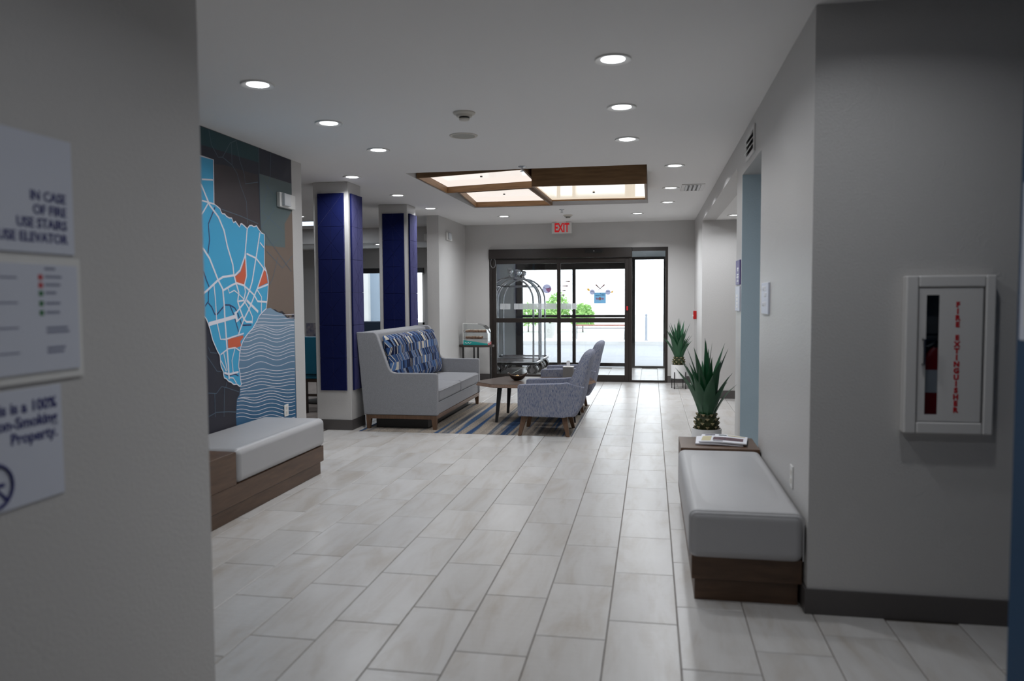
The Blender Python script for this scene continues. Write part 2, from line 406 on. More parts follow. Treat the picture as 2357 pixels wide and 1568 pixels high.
wall('wall_dining_back', [(-9.05, WX0, 14.97, 15.1, 0, 2.6), (WX1, -3.45, 14.97, 15.1, 0, 2.6), (WX0, WX1, 14.97, 15.1, 0, WZ0), (WX0, WX1, 14.97, 15.1, WZ1, 2.6), (-9.05, -3.45, 13.3, 13.45, 2.483, H)])
wall('ceiling_dining_bay', [(-9.05, -3.45, 13.45, 15.1, 2.483, 2.9)], 'ceiling_paint')
wall('wall_vestibule', [(.45, .6, YF+.17, 16.02, 0, 2.9), (-3.45, -2.84, 16.02, 16.17, 0, 2.9), (.30, .6, 16.02, 16.17, 0, 2.9), (-2.84, .30, 16.02, 16.17, 2.29, 2.9)], 'ext_wall')
wall('ceiling_vestibule', [(-3.26, .45, YF+.17, 16.02, 2.5, 2.9)], 'ceiling_paint')
for nm, py in (('pillar', 8.015), ('pillar', 10.09)):
    o = sbox(nm, -3.70, -3.29, py, py+.38, 0, H, 'wall_paint', bevel=.006)
    sbox('baseboard_pillar', -3.71, -3.28, py-.01, py+.39, 0, .115, 'baseboard_vinyl')
bbw = .012
for nm, b in (('right_front', (XR-bbw, 3.0, 3.65-bbw, 3.65, 0, .115)), ('right', (XR-bbw, XR, 3.65, 5.333, 0, .115)), ('right_far', (XR-bbw, XR, 11.3, YF, 0, .115)), ('side_room', (XR, 3.5, 11.3-bbw, 11.3, 0, .115)), ('back_left', (-3.26, -2.83, YF-bbw, YF, 0, .115)), ('back_right', (.272, XR, YF-bbw, YF, 0, .115)), ('left_entry', (-3.26, -3.26+bbw, 11.55, YF-bbw, 0, .115)), ('left_mural', (XM, XM+bbw, 5.99, 6.87, 0, .115)), ('right_strip', (XR-bbw, XR, 6.416, 6.80, 0, .115))):
    sbox('baseboard_'+nm, *b, 'baseboard_vinyl')

# ------------------------------------------------------------------ inner sliding entrance
D = struct('door_1', (-1.28, YF, 0)); y0, y1 = YF-.03, YF+.05
def bar(n, x0, x1, z0, z1, par, ya=None, yb=None, m_='bronze'): return B(x0, x1, ya if ya is not None else y0+.02, yb if yb is not None else y1, z0, z1).build(n, m_, par, bevel=.003, seg=1)
bar('header', -2.825, -.329, 2.152, 2.316, D, y0-.03)
bar('jamb', -2.825, -2.765, 0, 2.152, D); bar('jamb', -.382, -.329, 0, 2.152, D)
bar('sidelight_frame', -.329, .272, 2.25, 2.316, D); bar('sidelight_frame', .229, .272, 0, 2.25, D); bar('sidelight_frame', -.329, .229, 0, .036, D)
bar('threshold', -2.765, -.382, 0, .02, D)
def leaf(x0, x1, sl, sr, ya, yb, zb, name):
    bar('stile', x0, x0+sl, .02, 2.15, D, ya, yb); bar('stile', x1-sr, x1, .02, 2.15, D, ya, yb)
    bar('rail', x0+sl, x1-sr, 2.062, 2.15, D, ya, yb); bar('rail', x0+sl, x1-sr, 1.03, 1.108, D, ya, yb); bar('rail', x0+sl, x1-sr, .02, zb, D, ya, yb)
    for z0, z1 in ((zb, 1.03), (1.108, 2.062)):
        B(x0+sl, x1-sr, (ya+yb)/2-.003, (ya+yb)/2+.003, z0, z1).build('pane', 'pane', D)
leaf(-2.765, -1.592, .062, .032, YF+.0, YF+.045, .118, 'a'); leaf(-1.592, -.382, .032, .071, YF-.0, YF+.045, .118, 'b')
B(-.329, .229, YF+.012, YF+.018, .036, 2.25).build('pane', 'pane', D)
sens = B(-1.125, -.825, YF-.09, YF-.06, 2.232, 2.29).build('motion_sensor', 'black_plastic', D, bevel=.012, seg=3)
B(-.985, -.965, YF-.093, YF-.089, 2.25, 2.27).build('sensor_eye', 'steel', sens)
MB().tube([(-2.75+.045*math.cos(a), YF-.04, 2.08+.085*math.sin(a)) for a in [i*PI/10 for i in range(20)]], .006, 6, True).build('cable_loop', 'steel', D, smooth=True)
B(-.415, -.375, YF-.045, YF-.028, 2.19, 2.235).build('door_switch', 'white_plastic', D, bevel=.004)
B(-.425, -.395, YF-.031, YF-.001, 1.24, 1.31).build('warning_sticker', 'red_print', D)
# window decals on the inner glass
yd = YF+.018
def disc(name, cx, cz, r, m_, par, y=None, seg=28):
    return MB().sheet([(cx+r*math.cos(2*PI*i/seg), cz+r*math.sin(2*PI*i/seg)) for i in range(seg)], (y or yd)-.0012, (y or yd)-.0002, 'y').build(name, m_, par)
def decal(name, rgb):
    M = bpy.data.materials.new(name); M.use_nodes = True; nt = M.node_tree; nt.nodes.clear(); L = nt.links.new
    o = N(nt, 'ShaderNodeOutputMaterial'); t_ = N(nt, 'ShaderNodeBsdfTranslucent'); d_ = N(nt, 'ShaderNodeBsdfDiffuse'); f_ = N(nt, 'ShaderNodeBsdfTransparent'); m1 = N(nt, 'ShaderNodeMixShader'); m2 = N(nt, 'ShaderNodeMixShader')
    c_ = lin(*rgb); t_.inputs[0].default_value = c_; d_.inputs[0].default_value = c_; f_.inputs[0].default_value = c_; m1.inputs[0].default_value = .35; m2.inputs[0].default_value = .22
    L(t_.outputs[0], m1.inputs[1]); L(d_.outputs[0], m1.inputs[2]); L(m1.outputs[0], m2.inputs[1]); L(f_.outputs[0], m2.inputs[2]); L(m2.outputs[0], o.inputs[0]); MATS[name] = M
decal('decal_lilac', (176, 178, 205)); decal('decal_pink', (214, 150, 178)); decal('decal_blue', (120, 170, 204)); decal('decal_orange', (224, 176, 84)); decal('decal_brown', (96, 62, 60)); decal('decal_navy', (60, 76, 110)); decal('decal_salmon', (218, 160, 150))
b1 = disc('baseball_decal', -1.802, 1.62, .08, 'decal_lilac', D)
MB().sheet([(-1.802+.03+.046*(math.sin(t)**3), 1.60+.04*(13*math.cos(t)-5*math.cos(2*t)-2*math.cos(3*t)-math.cos(4*t))/13) for t in [2*PI*i/24 for i in range(24)]], yd-.0022, yd-.0013, 'y').build('heart', 'decal_pink', b1)
MB().tube([(-1.802+.06*t, yd-.0015, 1.645-.02*(t*t-1)*-1) for t in [-1, -.5, 0, .5, 1]], .003, 4).build('seam', 'decal_navy', b1)
card = MB().sheet([(-.98, 1.360), (-.775, 1.360), (-.775, 1.547), (-.98, 1.547)], yd-.0012, yd-.0002, 'y').build('card_decal', 'decal_blue', D)
disc('card_disc', -.878, 1.442, .028, 'decal_salmon', card, yd-.001)
for sx_ in (-1, 1): disc('card_blob', -.878+sx_*.05, 1.442, .018, 'decal_pink', card, yd-.0007)
for i, x in enumerate((-.955, -.94, -.925, -.91, -.895)): MB().sheet([(x, 1.490), (x+.009, 1.490), (x+.009, 1.504), (x, 1.504)], yd-.0022, yd-.0013, 'y').build('card_mark', 'decal_navy', card)
MB().tube([(-.872+.014*math.cos(a), yd-.0015, 1.510+.022*math.sin(a)) for a in [-2.2, -1.2, -.4, .4, 1.2, 2.2]], .0028, 4).build('card_mark', 'decal_navy', card)
for x in (-.842, -.826, -.81): MB().sheet([(x, 1.492), (x+.007, 1.492), (x+.007, 1.527), (x, 1.527)], yd-.0022, yd-.0013, 'y').build('card_mark', 'decal_navy', card)
for sx_, cx, cz in ((-1, -.975, 1.557), (1, -.775, 1.552)):
    bb = disc('baseball_decal', cx+sx_*.035, cz, .046, 'decal_lilac', D, yd-.0002)
    MB().tube([(cx+sx_*.035+.035*t, yd-.0015, cz+.012+.016*t*t*sx_) for t in [-1, -.5, 0, .5, 1]], .0025, 4).build('seam', 'decal_navy', bb)
    MB().sheet([(cx+sx_*.07, cz+.02*(1 if sx_ < 0 else .1)), (cx+sx_*.09, cz+.065*(1 if sx_ < 0 else .2)), (cx+sx_*.135, cz+.06*(1 if sx_ < 0 else .55)), (cx+sx_*.11, cz+.02*(1 if sx_ < 0 else -.8))], yd-.0022, yd-.0013, 'y').build('flame', 'decal_orange', bb)
def bat(x0, z0, x1, z1, name='bat_decal', par=D):
    d = Vector((x1-x0, z1-z0)); n_ = Vector((-d.y, d.x)).normalized()
    MB().sheet([(x0+n_.x*.003, z0+n_.y*.003), (x1+n_.x*.012, z1+n_.y*.012), (x1-n_.x*.012, z1-n_.y*.012), (x0-n_.x*.003, z0-n_.y*.003)], yd-.0012, yd-.0002, 'y').build(name, 'decal_brown', par)
bat(-.84, 1.582, -.952, 1.685); bat(-.915, 1.582, -.797, 1.685)
bat(-1.511, 1.746, -1.397, 1.745); bat(-1.542, 1.667, -1.435, 1.666); bat(-1.557, 1.588, -1.473, 1.587); bat(-1.557, 1.508, -1.504, 1.508)
x = -2.66; fz0, fz1 = 1.263, 1.365
for xa, xb in ((-2.641, -2.549), (-2.547, -2.454), (-2.391, -2.30), (-2.298, -2.23), (-2.23, -2.13), (-2.13, -2.03), (-2.03, -1.93), (-1.93, -1.83), (-1.83, -1.73), (-1.73, -1.63), (-1.556, -1.46), (-1.46, -1.37), (-1.37, -1.28)):
    MB().sheet([(xa, fz0), (xb-.002, fz0), (xb-.002, fz1), (xa, fz1)], yd+.007, yd+.008, 'y').build('frosted_square', 'frosted', D)

# ------------------------------------------------------------------ outer sliding entrance
D2 = struct('door_2', (-1.28, 16.02, 0))
def bar2(n, x0, x1, z0, z1, ya=16.0, yb=16.1): return B(x0, x1, ya, yb, z0, z1).build(n, 'bronze', D2, bevel=.003, seg=1)
bar2('header', -2.84, -.36, 2.05, 2.29); bar2('jamb', -2.84, -2.71, 0, 2.05); bar2('jamb', -.40, -.335, 0, 2.29)
bar2('sidelight_frame', -.335, .30, 2.235, 2.29); bar2('sidelight_frame', .243, .30, 0, 2.235); bar2('sidelight_frame', -.335, .243, 0, .04)
for xa, xb in ((-2.71, -1.60), (-1.60, -.40)):
    bar2('stile', xa, xa+(.035 if xa > -2 else .02), .02, 2.05, 16.02, 16.07); bar2('stile', xb-(.035 if xb < -1 else .06), xb, .02, 2.05, 16.02, 16.07)
    bar2('rail', xa, xb, 1.046, 1.10, 16.02, 16.07); bar2('rail', xa, xb, .02, .095, 16.02, 16.07)
    B(xa, xb, 16.043, 16.047, .095, 1.046).build('pane', 'pane', D2); B(xa, xb, 16.043, 16.047, 1.10, 2.05).build('pane', 'pane', D2)
B(-.335, .243, 16.043, 16.047, .04, 2.235).build('pane', 'pane', D2)

# ------------------------------------------------------------------ dining window
Wn = struct('window_1', ((WX0+WX1)/2, 15.0, WZ0))
for b in ((WX0, WX0+.05, WZ0, WZ1), (WX1-.05, WX1, WZ0, WZ1), (WX0, WX1, WZ0, WZ0+.05), (WX0, WX1, WZ1-.05, WZ1), (-5.47, -5.42, WZ0, WZ1)):
    B(b[0], b[1], 15.0, 15.06, b[2], b[3]).build('window_frame', 'white_plastic', Wn)
B(WX0, WX1, 15.028, 15.032, WZ0, WZ1).build('pane', 'pane', Wn)
B(WX0, WX1, 14.90, 14.968, 1.985, 2.085).build('shade_cassette', 'black_plastic', Wn)

# ------------------------------------------------------------------ outdoors
g = sbox('road', -45, 45, 16.17, 23.8, -.15, -.02, 'asphalt')
sbox('kerb', -45, 45, 23.8, 24.0, -.15, .11, 'concrete', bevel=.02)
sbox('pavement', -45, 45, 24.0, 60, -.15, .10, 'concrete')
sbox('wall_porch', -12, -5.75, 17.2, 17.4, -.02, 3.4, 'ext_siding')
sbox('trim_porch_column', -6.62, -6.48, 16.9, 17.04, -.02, 3.4, 'concrete')
